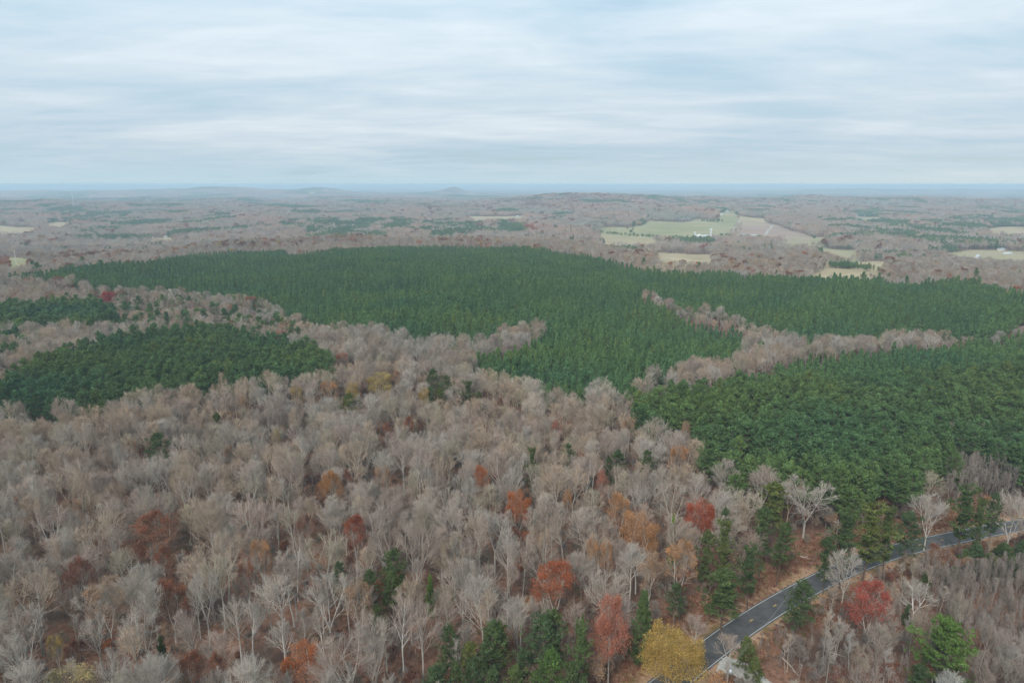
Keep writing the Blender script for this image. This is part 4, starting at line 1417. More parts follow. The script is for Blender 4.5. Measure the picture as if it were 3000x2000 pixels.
# far: small groves as the unit, trees a few pixels high
def grove(seed, kind):
    g = np.random.default_rng(seed)
    tr, br = MB(), MB()
    parts = []
    for k in range(5):
        cx, cy = (g.uniform(-8.5, 8.5, 2) if k else (0, 0))
        hh = g.uniform(15, 22)
        if kind == 'pine':
            p = pine_variant(int(seed * 10 + k), h=hh, width=7, base=0.35, nb=22, tufts=4, per=3, size=1.7, lod=1)
        else:
            t_, b_, lp, _ = skeleton(int(seed * 10 + k), h=hh, crown=11, clear=0.35, limbs=11, lod=2)
            if kind == 'leaf':
                lf = MB(); n = 260
                Pp = lp[g.integers(0, len(lp), n)] + g.normal(size=(n, 3)) * 0.5
                lf.leaves(Pp, g.uniform(1.0, 1.8, n), g, 0.8)
                p = [('t', t_.mesh('t', M_BARKF), 'bark'), ('c', b_.mesh('c', M_BARKF), 'bark'), ('f', lf.mesh('f', M_LEAF), 'leaf')]
            else:
                p = [('t', t_.mesh('t', M_TWIG), 'bark'), ('c', b_.mesh('c', M_TWIG), 'twig')]
        for nm, m, ch in p:
            a = np.empty(len(m.vertices) * 3, np.float32); m.vertices.foreach_get('co', a)
            a = a.reshape(-1, 3) + np.array([cx, cy, 0], np.float32); m.vertices.foreach_set('co', a.ravel())
            parts.append((nm, m, ch))
    return parts


COL_FAR = collection_of('far_groves', [grove(51, 'bare'), grove(52, 'bare'), grove(53, 'bare'), grove(54, 'leaf'), grove(55, 'leaf')])
FAR_END = 6800
mid_scatter(1500, FAR_END, 17.5, 'distant_woodland', 'hazy grey brown woodland rolling toward the horizon', COL_FAR, 3, 2, 19, 19, wide=1.1)

# ------------------------------------------------------------------ pines
VPL = [pine_variant(500 + i, h=14, width=w, base=0.25, nb=46, tufts=7, per=4, size=0.6, shape='cone', trunk_r=0.12, lod=1) for i, w in enumerate([4.5, 4.1, 4.8, 4.3])]
VPM = [pine_variant(520 + i, h=20, width=w, base=0.4, nb=55, tufts=8, per=4, size=0.8, shape='round', lod=1) for i, w in enumerate([6.5, 6.0, 7.2])]
COL_PL = collection_of('plantation_pines', VPL)
COL_PM = collection_of('mature_pines', VPM + VP)


def green_tint(x, y, base, n, amp=0.12, key='gt'):
    b = np.array(base)[None, :] * rng.uniform(0.82, 1.2, (n, 1))
    w = wnoise(key, 90, x, y)[:, None]
    b = b * (1 + w * amp * np.array([0.8, 0.4, -0.2]))
    yl = rng.random(n) < 0.04
    b[yl] *= np.array([1.35, 1.12, 0.9])
    return np.clip(b, 0.01, 0.3)


X, Y = jgrid(330, 1400, 4.6, 0.26, rows=R(24))
k = inside(PLANT, X, Y)
X, Y = X[k], Y[k]
Xr, Yr = jgrid(230, 900, 4.5, 0.34)
k = stand(RIGHT, Xr, Yr) & (Yr > 305 + 0.32 * Xr)
X, Y = np.concatenate([X, Xr[k]]), np.concatenate([Y, Yr[k]])
n = len(X)
s = (rng.normal(14, 1.6, n) + 1.2 * wnoise('ph', 130, X, Y)).clip(8, 18) / 14
a_ = X / Y; yc_ = np.interp(a_, CR_A, CR_Y)
s = s * np.where((Y > yc_ - 60) & (X > 230) & (wnoise('edge', 70, X, Y) > 0.1), 1.35, 1.0)
scatter('pine_plantation', 'even planted rows of young dark green pines covering the hill', COL_PL, X, Y, H(X, Y), rng.integers(0, 4, n), rots(n, 0.03),
        np.stack([s * rng.uniform(0.85, 1.2, n)] * 2 + [s], 1), green_tint(X, Y, (0.102, 0.178, 0.066), n))


# mature stands
X1, Y1 = jgrid(190, 900, 5.4, 0.4)
k = stand(RIGHT, X1, Y1) & (Y1 <= 312 + 0.32 * X1)
X1, Y1 = X1[k], Y1[k]
dr, _ = road_dist(X1, Y1)
k = dr > 11
X1, Y1 = X1[k], Y1[k]
nearw = sst(60, -40, Y1 - (290 + 0.32 * X1))
k = rng.random(len(X1)) > nearw * 0.30          # wider spacing where the trees are old
X1, Y1, nearw = X1[k], Y1[k], nearw[k]
h1 = 14 + 7.5 * nearw + rng.normal(0, 1.4, len(X1))
X2, Y2 = jgrid(300, 900, 5.4, 0.42)
k = stand(LEFT, X2, Y2) | stand(FARLEFT, X2, Y2)
X2, Y2 = X2[k], Y2[k]
h2 = rng.normal(20, 1.6, len(X2))
X3, Y3 = jgrid(330, 900, 9.5, 0.45)
k = inside(MIXED, X3, Y3) & (rng.random(len(X3)) < 0.35)
k |= (rng.random(len(X3)) < 0.012) & ~inside(PLANT, X3, Y3) & ~stand(LEFT, X3, Y3) & ~stand(RIGHT, X3, Y3)
# a fringe of loose pines along the near edge of the plantation
X3, Y3 = X3[k], Y3[k]
h3 = rng.normal(19, 2, len(X3))
Xp = np.concatenate([X1, X2, X3]); Yp = np.concatenate([Y1, Y2, Y3]); hp = np.concatenate([h1, h2, h3])
k = far_from_taken(Xp, Yp, 1.0)
Xp, Yp, hp = Xp[k], Yp[k], hp[k]
Zp = H(Xp, Yp)
px, py, pf = project(Xp, Yp, Zp + hp * 0.85)
dd = np.sqrt(Xp ** 2 + Yp ** 2 + (CAM_Z - Zp - hp) ** 2)
inv = (px > -5) & (px < 3005) & (py > 0) & (py < 1990)
order = np.argsort(-np.where(inv, hp / dd, -1))
NP = 298 - PCOUNT[0]
ind = np.zeros(len(Xp), bool); ind[order[:NP]] = True
G = green_tint(Xp, Yp, (0.092, 0.150, 0.055), len(Xp))
PFORM = ['round', 'narrow', 'broad', 'pointed']
PTONE = lambda c: 'olive green' if c[0] > 0.121 else ('deep green' if c[1] < 0.139 else ('bright green' if c[1] > 0.165 else 'mid green'))
for i in np.where(ind)[0]:
    vi = rng.choice(4, p=[0.3, 0.3, 0.25, 0.15])
    s = hp[i] / 22
    o = place_tree('pine_tree', VP[vi], Xp[i], Yp[i], s * rng.uniform(0.9, 1.2), s, rng.uniform(0, 6.28), {'bark': (0.1, 0.08, 0.06), 'needle': tuple(G[i])}, z=Zp[i], tilt=(rng.normal() * 0.02, rng.normal() * 0.02))
    tag(o, near_label(f'{size_word(hp[i], 18, 21.5)} {PFORM[vi]} {PTONE(G[i])}', px[i], py[i], 'pine'), 'pine', 'pines of the near stands')
k = ~ind
n = k.sum()
s = hp[k] / 21
big = np.hypot(Xp[k], Yp[k]) < 520
idx = np.where(big, 3 + rng.integers(0, 4, n), rng.integers(0, 3, n))
s = np.where(idx >= 3, hp[k] / 22, hp[k] / 20)
w = np.where(hp[k] < 17, 0.95, 1.1)
scatter('pine_wood', 'dense stands of mature dark green pines farther back', COL_PM, Xp[k], Yp[k], Zp[k], idx, rots(n, 0.03), np.stack([s * w * rng.uniform(0.9, 1.15, n)] * 2 + [s], 1), G[k])

# far pine patches
CLUMPS = []
for (xa, ya, xb, yb, k_) in ((2055, 649, 2078, 650, 5), (2082, 651, 2108, 649, 12), (2118, 694, 2138, 693, 9), (1738, 684, 1925, 698, 26), (1845, 671, 1858, 688, 5), (2380, 692, 2384, 700, 4), (2552, 797, 2560, 797, 3),
                             (2432, 785, 2520, 789, 26), (2400, 720, 2500, 732, 30), (2780, 742, 2800, 742, 4), (2165, 695, 2240, 700, 10)):
    for q in np.linspace(0, 1, k_):
        x_, y_ = hit(xa + (xb - xa) * q, ya + (yb - ya) * q)
        CLUMPS.append((x_ + rng.normal() * 5, y_ + rng.normal() * 10))
CLUMPS = np.array(CLUMPS)
COL_FP = collection_of('far_pine_groves', [grove(61, 'pine'), grove(62, 'pine'), grove(63, 'pine')])
X, Y = jgrid(1000, FAR_END, 13.0, 0.42)
k = np.zeros(len(X), bool)
k |= far_patch(X, Y)
k |= (Y > 1400) & far_pine_noise(X, Y)
k |= (rng.random(len(X)) < 0.022) & (Y > 1250)
k &= ~in_fields(X, Y) & ~inside(PLANT, X, Y)
X, Y = np.concatenate([X[k], CLUMPS[:, 0]]), np.concatenate([Y[k], CLUMPS[:, 1]]); n = len(X)
s = rng.uniform(0.8, 1.1, n); s[-len(CLUMPS):] *= 0.5
scatter('distant_pines', 'dark pine patches in the far woods', COL_FP, X, Y, H(X, Y), rng.integers(0, 3, n), rots(n, 0.02), np.stack([s, s, s], 1), green_tint(X, Y, (0.115, 0.175, 0.075), n))


# ------------------------------------------------------------------ understorey
VS = []
for i in range(4):
    tr, br, lp, g = skeleton(600 + i, h=7, crown=4.5, clear=0.2, limbs=9, fork=1, lod=1, thick=0.8)
    VS.append([('t', tr.mesh('t', M_TWIG), 'b'), ('c', br.mesh('c', M_TWIG), 't')])
for i in range(2):
    VS.append(rebark(leafy_variant(620 + i, 1100, 0.32, 0.4, h=7, crown=5, clear=0.15, limbs=9, fork=1, lod=1)))
VSAP = []
for i in range(3):
    VSAP.append(bare_variant(640 + i, h=9, crown=1.9, clear=0.3, limbs=7, fork=0, spread=0.7, lod=1, thick=0.9, dens=0.5))
COL_S = collection_of('understorey', VS + VSAP)
X, Y = jgrid(85, 560, 4.8, 0.48)
k = ~(stand(RIGHT, X, Y) & (Y > 300)) & ~inside(PLANT, X, Y) & ~stand(LEFT, X, Y) & ~inside(THICKET, X, Y) & clear_road(X, Y, 9.5, 6)
k &= rng.random(len(X)) < 0.72
X, Y = X[k], Y[k]; n = len(X)
leafy = rng.random(n) < 0.36
idx = np.where(leafy, 4 + rng.integers(0, 2, n), rng.integers(0, 4, n))
s = rng.uniform(0.5, 1.25, n)
T = bare_tints(X, Y, n) * 0.7
T[leafy] = LEAF_T[rng.choice(len(LEAF_T), leafy.sum(), p=[0.3, 0.26, 0.12, 0.03, 0.03, 0.16, 0.08, 0.0, 0.02])] * rng.uniform(0.7, 1.1, (leafy.sum(), 1))
scatter('undergrowth', 'low brush and saplings with some russet leaves under the trees', COL_S, X, Y, H(X, Y), idx, rots(n, 0.08), np.stack([s, s, s], 1), T)

X, Y = jgrid(85, 420, 1.9, 0.46)
k = inside(THICKET, X, Y) & (road_dist(X, Y)[0] > 10)
X, Y = X[k], Y[k]
Xq, Yq = jgrid(150, 420, 3.3, 0.46)
k = inside(POLES, Xq, Yq) & (road_dist(Xq, Yq)[0] > 12)
Xq, Yq = Xq[k], Yq[k]
Xw, Yw = jgrid(85, 260, 3.4, 0.48)
dw, iw = road_dist(Xw, Yw)
k = ((Xw - ROAD[iw, 0]) * RN[iw, 0] + (Yw - ROAD[iw, 1]) * RN[iw, 1] < 0) & (dw > 8) & (drive_dist(Xw, Yw) > 6) & ~inside(THICKET, Xw, Yw)
Xw, Yw = Xw[k], Yw[k]
Xa, Ya = np.concatenate([X, Xq, Xw]), np.concatenate([Y, Yq, Yw])
n = len(Xa)
s = np.concatenate([rng.uniform(0.5, 1.15, len(X)), rng.uniform(1.3, 1.9, len(Xq)), rng.uniform(0.35, 0.95, len(Xw))])
T = np.tile(np.array([0.205, 0.17, 0.145]), (n, 1)) * rng.uniform(0.75, 1.35, (n, 1))
scatter('sapling_thicket', 'dense thicket of thin grey saplings below the road', COL_S, Xa, Ya, H(Xa, Ya), 6 + rng.integers(0, 3, n), rots(n, 0.05), np.stack([s * rng.uniform(0.7, 1.1, n)] * 2 + [s], 1), T)

# leaf drifts: tufts of dead grass and bracken on the road banks
tuft = MB()
g = np.random.default_rng(9)
tuft.leaves(g.normal(size=(60, 3)) * np.array([0.5, 0.5, 0.12]) + np.array([0, 0, 0.22]), g.uniform(0.3, 0.7, 60), g, 0.25, axis=np.tile([0, 0, 1.0], (60, 1)))
tm = [('c', tuft.mesh('c', M_LEAF), 'leaf')]
COL_T = collection_of('tufts', [tm])
sx = rng.uniform(0, len(ROAD) - 1, 9000).astype(int)
off = np.where(rng.random(9000) < 0.6, rng.uniform(4.4, 15, 9000), -rng.uniform(4.2, 11, 9000))
Pq = ROAD[sx] + RN[sx] * off[:, None] + rng.normal(size=(9000, 2)) * 0.6
k = drive_dist(Pq[:, 0], Pq[:, 1]) > 3.5
k &= road_dist(Pq[:, 0], Pq[:, 1])[0] > 4.3
Pq, off = Pq[k], off[k]
n = len(Pq)
T = np.array([(0.36, 0.19, 0.125), (0.25, 0.11, 0.07), (0.38, 0.26, 0.16), (0.16, 0.14, 0.06)])[rng.choice(4, n, p=[0.35, 0.35, 0.2, 0.1])] * rng.uniform(0.8, 1.1, (n, 1))
s = rng.uniform(0.5, 1.3, n) * np.where(np.abs(off) < 7, 0.35, 1.0)
scatter('roadside_bracken', 'dead bracken and straw grass tufts along the road banks', COL_T, Pq[:, 0], Pq[:, 1], H(Pq[:, 0], Pq[:, 1]) + 0.15, np.zeros(n), rots(n, 0.1), np.stack([s, s, s], 1), T)

# ------------------------------------------------------------------ the far country as one canopy
def build_far():
    an = np.radians(np.linspace(-47, 47, 900))
    rad = [FAR_END - 150.0]
    while rad[-1] < 62000: rad.append(rad[-1] * 1.0125)
    rad = np.array(rad)
    A, Rr = np.meshgrid(an, rad)
    X, Y = np.sin(A) * Rr, np.cos(A) * Rr
    z0 = H(X.ravel(), Y.ravel()).reshape(X.shape)
    g = np.random.default_rng(4)
    z = z0 + 15 + g.normal(size=X.shape) * 1.4
    z[0] = z0[0] - 5
    pn = wnoise('q1', 900, X, Y * 0.8) + 0.7 * wnoise('q2', 350, X, Y) + 0.3 * g.normal(size=X.shape)
    pin = pn > 0.75
    hw = np.array([0.20, 0.145, 0.125]); gr = np.array([0.06, 0.09, 0.055]); fd = np.array([0.36, 0.30, 0.18])
    tint = np.where(pin[..., None], gr, hw * (1 + 0.18 * wnoise('q3', 700, X, Y)[..., None] * np.array([1.0, 0.4, 0.2])))
    fld = (wnoise('q4', 700, X, Y) + 0.6 * wnoise('q5', 260, X, Y)) > 2.15
    tint = np.where(fld[..., None], fd, tint)
    z = np.where(fld, z0 + 2, z)
    tint = tint * g.uniform(0.8, 1.2, X.shape)[..., None]
    nr, na = X.shape
    i = np.arange(nr - 1)[:, None] * na; j = np.arange(na - 1)[None, :]
    F = np.stack([i + j, i + j + na, i + j + 1 + na, i + j + 1], -1).reshape(-1, 4)
    m = MB().add(np.stack([X, Y, z], -1).reshape(-1, 3), None, F)
    mt, n, l = new_mat('far_canopy')
    out = n.new('ShaderNodeOutputMaterial'); d = n.new('ShaderNodeBsdfDiffuse')
    at = n.new('ShaderNodeAttribute'); at.attribute_name = 'cover'
    l.new(at.outputs['Color'], d.inputs['Color']); l.new(d.outputs[0], out.inputs['Surface'])
    me = m.mesh('far_forest', mt, False)
    a = me.attributes.new('cover', 'FLOAT_COLOR', 'POINT')
    a.data.foreach_set('color', np.concatenate([np.clip(tint, 0, 1).reshape(-1, 3), np.ones((nr * na, 1))], 1).astype(np.float32).ravel())
    tag(obj('far_forest', me), 'blue hazed forest country reaching the horizon', kind='stuff')


build_far()

# ------------------------------------------------------------------ far farm buildings and masts
def root_at(name, px, py, label, cat, group=None, up=0.0, rz=0.0):
    x, y = hit(px, py, up)
    o = bpy.data.objects.new(name, None); C.objects.link(o)
    o.location = (x, y, Hs(x, y) + 0.9); o.rotation_euler = (0, 0, rz)
    tag(o, label, cat, group)
    return o


def gable(root, L, W, hw, hr, mw, mr, over=0.4, windows=0, door=True, chimney=False, at=(0, 0)):
    ax, ay = at
    w = MB().box(ax - L / 2, ax + L / 2, ay - W / 2, ay + W / 2, -1.2, hw)
    # gable triangles
    for sx in (-1, 1):
        x = ax + sx * L / 2 * 0.999
        w.add([(x, ay - W / 2, hw), (x, ay + W / 2, hw), (x, ay, hw + hr)], [(0, 1, 2)])
    obj('wall', w.mesh('wall', mw), root)
    r = MB(); t = 0.18
    for s in (-1, 1):
        V = [(ax - L / 2 - over, ay, hw + hr + t), (ax + L / 2 + over, ay, hw + hr + t), (ax + L / 2 + over, ay + s * (W / 2 + over), hw - over * hr / (W / 2) + t), (ax - L / 2 - over, ay + s * (W / 2 + over), hw - over * hr / (W / 2) + t)]
        V = V + [(a, b, c - t * 0.9) for a, b, c in V]
        r.add(V, None, [(0, 1, 2, 3), (7, 6, 5, 4), (0, 4, 5, 1), (1, 5, 6, 2), (2, 6, 7, 3), (3, 7, 4, 0)])
    rf = obj('roof', r.mesh('roof', mr), root)
    if chimney:
        obj('chimney', MB().box(ax + L * 0.2, ax + L * 0.2 + 0.9, ay - 0.5, ay + 0.5, hw + hr * 0.4, hw + hr + 1.0).mesh('chimney', M_CONC), rf)
    for k in range(windows):
        wx = ax - L / 2 + (k + 0.7) * L / (windows + 0.4)
        obj('window', MB().box(wx - 0.5, wx + 0.5, ay - W / 2 - 0.06, ay - W / 2 + 0.02, hw * 0.4, hw * 0.4 + 1.3).mesh('window', M_GLASS), root)
    if door:
        obj('door', MB().box(ax - 0.55, ax + 0.55, ay - W / 2 - 0.09, ay - W / 2 + 0.02, 0, 2.1).mesh('door', M_ROOFD), root)


HOUSES = [
    (2128, 622, 22, 11, 5.5, 3.5, M_WHITE, M_ROOFG, 0.2, 'white farmhouse on the rise above the green pasture'),
    (2114, 632, 16, 8, 3.5, 2.2, M_CREAM, M_ROOFW, 0.5, 'low cream outbuilding below the hilltop farmhouse'),
    (1709, 655, 12, 8, 6, 3.5, M_WHITE, M_ROOFG, 1.0, 'tall white gabled house at the wood edge above the pasture'),
    (1724, 646, 9, 7, 5, 3, M_WHITE, M_ROOFG, -0.6, 'small white house behind the tall white gabled house'),
    (1680, 680, 20, 7, 3.2, 1.8, M_WHITE, M_ROOFW, 0.1, 'long white shed at the corner of the pasture'),
    (1588, 649, 7, 6, 6, 3, M_WHITE, M_ROOFG, 1.2, 'narrow white house among trees in the valley'),
    (1609, 650, 14, 9, 4, 3, M_CREAM, M_ROOFG, 0.4, 'grey roofed house beside the narrow white house'),
    (1622, 659, 16, 8, 3, 2, M_WHITE, M_ROOFG, 0.0, 'low white bungalow in the valley trees'),
    (1516, 637, 9, 7, 4, 2.6, M_WHITE, M_ROOFW, 0.3, 'little white shed on the gold clearing'),
    (1480, 631, 16, 9, 4.5, 3.2, M_CREAM, M_ROOFG, 0.2, 'cream house behind the gold clearing'),
    (1361, 646, 18, 9, 3.6, 2.4, M_WHITE, M_ROOFW, -0.1, 'white roofed house at the end of the gold clearing'),
    (1310, 631, 14, 8, 4, 2.6, M_CREAM, M_ROOFW, 0.2, 'faint grey house in the far woods'),
    (2512, 633, 9, 8, 5, 3, M_WHITE, M_ROOFW, 0.9, 'bright white house beside the small far clearing'),
    (2534, 633, 9, 6, 3, 2, M_WHITE, M_ROOFW, 0.0, 'small white shed on the small far clearing'),
    (2606, 729, 12, 8, 5, 3.2, M_WHITE, M_ROOFW, 0.7, 'white roofed house in the trees above the red barn'),
    (2595, 734, 10, 6, 3, 2, M_WHITE, M_ROOFW, -0.2, 'low white lean shed beside the white roofed house'),
    (2495, 712, 12, 7, 3.6, 2.4, M_CREAM, M_ROOFW, 0.5, 'pale cottage beside dark trees near the pasture'),
    (2470, 712, 14, 7, 3, 2, M_CREAM, M_ROOFW, 0.2, 'pale shed in the trees near the pasture'),
    (2862, 760, 16, 9, 5, 3.6, M_WHITE, M_ROOFW, 0.6, 'white house with pale roof behind the rust woods'),
    (2794, 766, 10, 7, 3.4, 2.4, M_WHITE, M_ROOFG, 0.3, 'small grey house half hidden in brown woods'),
    (2932, 736, 16, 8, 4, 2.6, M_CREAM, M_ROOFG, 0.1, 'grey farmhouse at the top of the far pasture'),
    (2950, 746, 18, 6, 2.6, 1.6, M_WHITE, M_ROOFW, 0.0, 'long low white shed in the far pasture'),
    (437, 699, 20, 7, 3.2, 1.4, M_WHITE, M_ROOFW, 0.05, 'long white trailer at the clearing in grey woods'),
    (487, 697, 9, 6, 3.2, 1.6, M_WHITE, M_ROOFW, 0.0, 'short white trailer beside the red earth clearing'),
    (2178, 692, 20, 9, 4, 2.8, M_CREAM, M_ROOFG, 0.0, 'weathered farm shed below the stubble field'),
    (2206, 693, 14, 8, 3, 2, M_CREAM, M_ROOFW, 0.1, 'pale roofed shed below the stubble field'),
]
for (px, py, L, W, hw, hr, mw, mr, rz, lab) in HOUSES:
    r = root_at('house' if ('house' in lab or 'bungalow' in lab or 'cottage' in lab) else ('trailer' if 'trailer' in lab else 'shed'), px, py, lab,
                'house' if ('house' in lab or 'bungalow' in lab or 'cottage' in lab) else ('trailer' if 'trailer' in lab else 'shed'), 'white buildings scattered in the valley', rz=rz)
    gable(r, L, W, hw, hr, mw, mr, windows=3 if L > 13 else 2, chimney='house' in lab)

# the dairy: silos, quonset barn, long barn
def cyl(root, name, r, z0, z1, mat, S=20, dome=0.0, at=(0, 0), domemat=None):
    th = np.arange(S) * 2 * np.pi / S
    c = np.stack([np.cos(th) * r + at[0], np.sin(th) * r + at[1]], 1)
    V = np.vstack([np.column_stack([c, np.full(S, z0)]), np.column_stack([c, np.full(S, z1)])])
    F = [(i, (i + 1) % S, S + (i + 1) % S, S + i) for i in range(S)]
    o = obj(name, MB().add(V, None, F).mesh(name, mat, True), root)
    m = MB(); prev = None; K = 5; vs = []
    for k in range(K + 1):
        a = k / K * math.pi / 2
        rr = r * math.cos(a) * 1.0 if k < K else 0.01
        vs.append(np.column_stack([np.cos(th) * rr * 1.02 + at[0], np.sin(th) * rr * 1.02 + at[1], np.full(S, z1 + dome * math.sin(a))]))
    F = [(k * S + i, k * S + (i + 1) % S, (k + 1) * S + (i + 1) % S, (k + 1) * S + i) for k in range(K) for i in range(S)]
    obj('dome', m.add(np.vstack(vs), None, F).mesh('dome', domemat or mat, True), o)
    return o


r = root_at('silo', 2082, 693, 'tall pale silo with domed cap at the dairy farm', 'silo')
cyl(r, 'barrel', 3.4, -1, 19, M_CONC, dome=2.6, domemat=M_ROOFW)
for z in (4, 8, 12, 16):
    th = np.linspace(0, 2 * np.pi, 21)
    P = np.stack([np.cos(th) * 3.45, np.sin(th) * 3.45, np.full(21, z)], 1)[None]
    obj('hoop', MB().tube(P, np.full((1, 21), 0.12), 4).mesh('hoop', M_GALV), r)
r = root_at('silo', 2035, 692, 'short grey silo beside the rounded white barn', 'silo')
cyl(r, 'barrel', 2.8, -1, 10, M_CONC, dome=2.2, domemat=M_ROOFW)
r = root_at('quonset_barn', 2046, 694, 'rounded white hoop roofed barn between the silos', 'barn', rz=0.5)
th = np.linspace(0, np.pi, 13)
V = []
for xx in (-8, 8):
    V += [(xx, -math.cos(t) * 6, math.sin(t) * 6.5 - 0.5) for t in th]
F = [(i, i + 1, 14 + i, 13 + i) for i in range(12)]
obj('roof', MB().add(V, None, F).mesh('roof', M_WHITE, True), r)
e = MB()
for xx, sgn in ((-7.9, 1), (7.9, -1)):
    V = [(xx, -math.cos(t) * 6, math.sin(t) * 6.5 - 0.5) for t in th] + [(xx, 0, -0.5)]
    e.add(V, [(i, i + 1, 13) for i in range(12)])
obj('wall', e.mesh('wall', M_WHITE), r)
obj('door', MB().box(-1.6, 1.6, -6.3, -5.6, 0, 3.4).mesh('door', M_ROOFD), r)
r = root_at('milking_barn', 2066, 695, 'long low white barn at the foot of the silo', 'barn', rz=0.1)
gable(r, 18, 9, 3.2, 2.4, M_WHITE, M_ROOFW, windows=5)
r = root_at('milking_barn', 2095, 695, 'short white barn on the tree side of the silo', 'barn', rz=-0.1)
gable(r, 9, 8, 3.2, 2.4, M_WHITE, M_ROOFW, windows=3)
r = root_at('red_barn', 2612, 773, 'long red barn with pale metal roof at the straw field', 'barn', rz=0.05)
gable(r, 17, 10, 4.6, 3.2, M_RED, M_ROOFW, windows=3)
obj('lean_to', MB().box(8.7, 20, -4.6, 4.4, -1, 3.4).mesh('lean_to', M_RED), r)
obj('lean_to_roof', MB().box(8.7, 20.4, -5.1, 4.8, 3.45, 3.7).mesh('lean_to_roof', flat_mat('rusty_roof', (0.3, 0.14, 0.11), (0.36, 0.2, 0.16), 0.4)), r)


def lattice(px, py, h, w, label):
    r = root_at('radio_mast', px, py, label, 'mast')
    m = MB()
    cs = [(-w, -w), (w, -w), (w, w), (-w, w)]
    P = np.array([[(a, b, 0), (a * 0.45, b * 0.45, h)] for a, b in cs], float)
    m.tube(P, np.full((4, 2), 0.28), 4)
    S0, S1 = [], []
    K = 12
    for k in range(K):
        f0, f1 = 1 - 0.55 * k / K, 1 - 0.55 * (k + 1) / K
        for i in range(4):
            a, b = cs[i], cs[(i + 1) % 4]
            S0.append((a[0] * f0, a[1] * f0, h * k / K)); S1.append((b[0] * f1, b[1] * f1, h * (k + 1) / K))
    m.tube(np.stack([np.array(S0), np.array(S1)], 1), np.full((len(S0), 2), 0.14), 3)
    obj('lattice', m.mesh('lattice', M_WHITE), r)
    pl = MB()
    pl.box(-w, w, -w, w, h - 1.0, h - 0.4)
    obj('platform', pl.mesh('platform', M_WHITE), r)
    for k in range(6):
        a = k * math.pi / 3
        obj('antenna', MB().box(math.cos(a) * w * 1.6 - 0.3, math.cos(a) * w * 1.6 + 0.3, math.sin(a) * w * 1.6 - 0.3, math.sin(a) * w * 1.6 + 0.3, h - 3, h + 2).mesh('antenna', M_WHITE), r)


lattice(217, 612, 95, 2.6, 'tall white mast with antenna platform above the far pine slope')
lattice(2009, 592, 45, 1.8, 'distant pale mast on the skyline woods above the pasture')


def post(name, px, py, h, r0, label, cat, arm=False, up=0.0, mat=M_POLE, transformer=False):
    x, y = hit(px, py, up)
    o = bpy.data.objects.new(name, None); C.objects.link(o)
    o.location = (x, y, Hs(x, y) - 0.1)
    tag(o, label, cat)
    obj('pole', MB().tube(np.array([[(0, 0, 0), (0, 0, h)]], float), np.array([[r0, r0 * 0.7]]), 8).mesh('pole', mat), o)
    if arm:
        obj('crossarm', MB().box(-1.2, 1.2, -0.07, 0.07, h - 0.9, h - 0.75).mesh('crossarm', mat), o)
        for s in (-1.05, 0, 1.05):
            obj('insulator', MB().tube(np.array([[(s, 0, h - 0.75), (s, 0, h - 0.45)]], float), np.array([[0.07, 0.05]]), 6).mesh('insulator', M_WHITE), o)
    if transformer:
        th = np.arange(12) * 2 * np.pi / 12
        c = np.stack([np.cos(th) * 0.3 + 0.45, np.sin(th) * 0.3], 1)
        V = np.vstack([np.column_stack([c, np.full(12, h - 2.4)]), np.column_stack([c, np.full(12, h - 1.4)]), [(0.45, 0, h - 1.3)], [(0.45, 0, h - 2.4)]])
        F4 = [(i, (i + 1) % 12, 12 + (i + 1) % 12, 12 + i) for i in range(12)]
        F3 = [(12 + i, 12 + (i + 1) % 12, 24) for i in range(12)] + [((i + 1) % 12, i, 25) for i in range(12)]
        obj('transformer', MB().add(V, F3, F4).mesh('transformer', M_GALV), o)
    return o, (x, y)


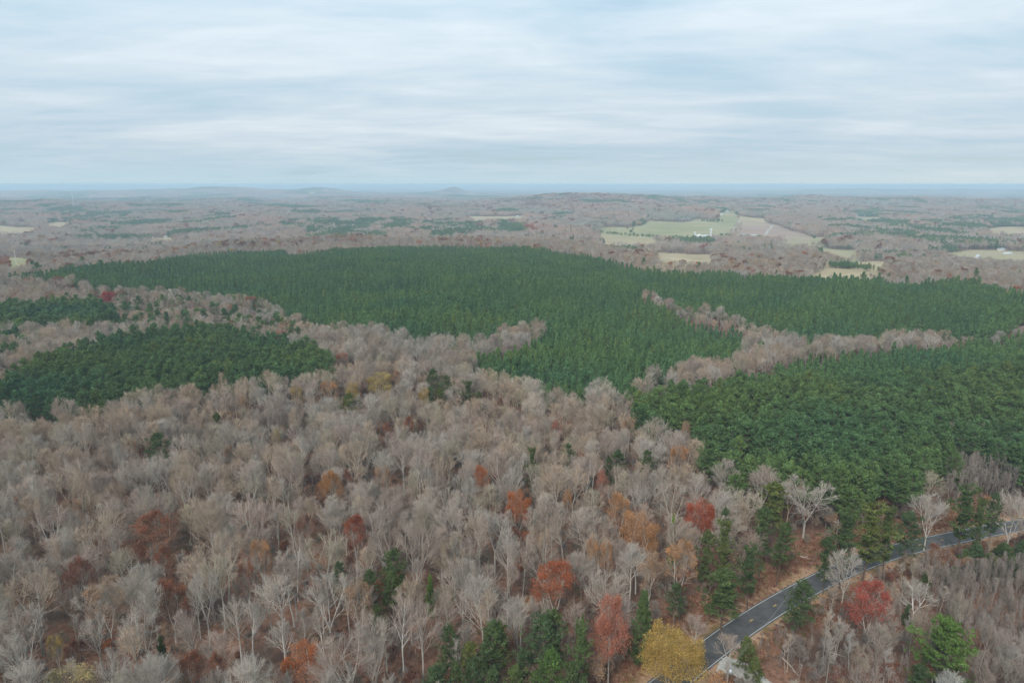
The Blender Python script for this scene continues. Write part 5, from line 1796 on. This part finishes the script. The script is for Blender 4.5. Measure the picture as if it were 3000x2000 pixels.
p1, xy1 = post('utility_pole', 2135, 1950, 11, 0.17, 'wooden utility pole with transformer beside the gravel drive', 'utility pole', up=10.5, arm=False, transformer=True)
p2, xy2 = post('utility_pole', 2456, 1525, 13, 0.19, 'pale utility pole with crossarm across the road by pines', 'utility pole', up=12.5, arm=True)
post('flagpole', 48, 776, 22, 0.35, 'tall thin white pole standing on the small green field', 'pole', mat=M_WHITE)
z1, z2 = p1.location.z + 10.6, p2.location.z + 12.4
for off, sag in ((0.0, 2.6), (0.9, 3.0)):
    t = np.linspace(0, 1, 24)
    W_ = np.stack([xy1[0] + (xy2[0] - xy1[0]) * t + off * 0, xy1[1] + (xy2[1] - xy1[1]) * t + off * t, z1 + (z2 - z1) * t - sag * 4 * t * (1 - t) - off * 0.6], 1)[None]
    o = obj('power_line', MB().tube(W_, np.full((1, 24), 0.022), 4).mesh('power_line', M_CABLE))
    tag(o, 'upper power line strung between the two utility poles' if off == 0 else 'lower sagging power line strung between the two utility poles', 'cable', 'wires between the utility poles')


def log(pa, pb, r, label):
    a, b = hit(*pa), hit(*pb)
    n = 7
    t = np.linspace(0, 1, n)
    x = a[0] + (b[0] - a[0]) * t; y = a[1] + (b[1] - a[1]) * t
    x = x + np.sin(t * 5) * 0.25
    z = H(x, y) + r * 0.8 + 0.15
    o = bpy.data.objects.new('fallen_log', None); C.objects.link(o)
    o.location = (x[0], y[0], z[0])
    P = np.stack([x - x[0], y - y[0], z - z[0]], 1)[None]
    obj('stem', MB().tube(P, taper(1, n, r, r * 0.45), 8).mesh('stem', M_LOG, True), o)
    Sx = P[0, 3:6]; g = np.random.default_rng(int(pa[0]))
    for q in Sx:
        d = np.array([g.normal(), g.normal(), 0.6 + abs(g.normal())]); d = d / np.linalg.norm(d) * 1.6
        obj('snag', MB().tube(np.array([[q, q + d]]), np.array([[r * 0.3, 0.03]]), 5).mesh('snag', M_LOG), o)
    tag(o, label, 'log')


log((2292, 1930), (2342, 1982), 0.24, 'bleached fallen trunk lying steeply on the leaf litter')
log((2414, 1908), (2480, 1926), 0.18, 'thin grey fallen trunk lying level between the trees')
log((2343, 1632), (2375, 1638), 0.26, 'short pale log on the bracken bank above the road')

# ------------------------------------------------------------------ haze
B = 70000.0
m = MB().box(-B, B, -B, B, -130, 118)
hm, n, l = new_mat('haze')
out = n.new('ShaderNodeOutputMaterial')
pv = n.new('ShaderNodeVolumePrincipled')
pv.inputs['Color'].default_value = (0.55, 0.725, 0.85, 1)
pv.inputs['Density'].default_value = 1.3e-4
pv.inputs['Anisotropy'].default_value = 0.0
l.new(pv.outputs[0], out.inputs['Volume'])
hz = obj('haze', m.mesh('haze', hm))
tag(hz, 'pale blue haze lying over the whole country', kind='stuff')
hz.display_type = 'WIRE'
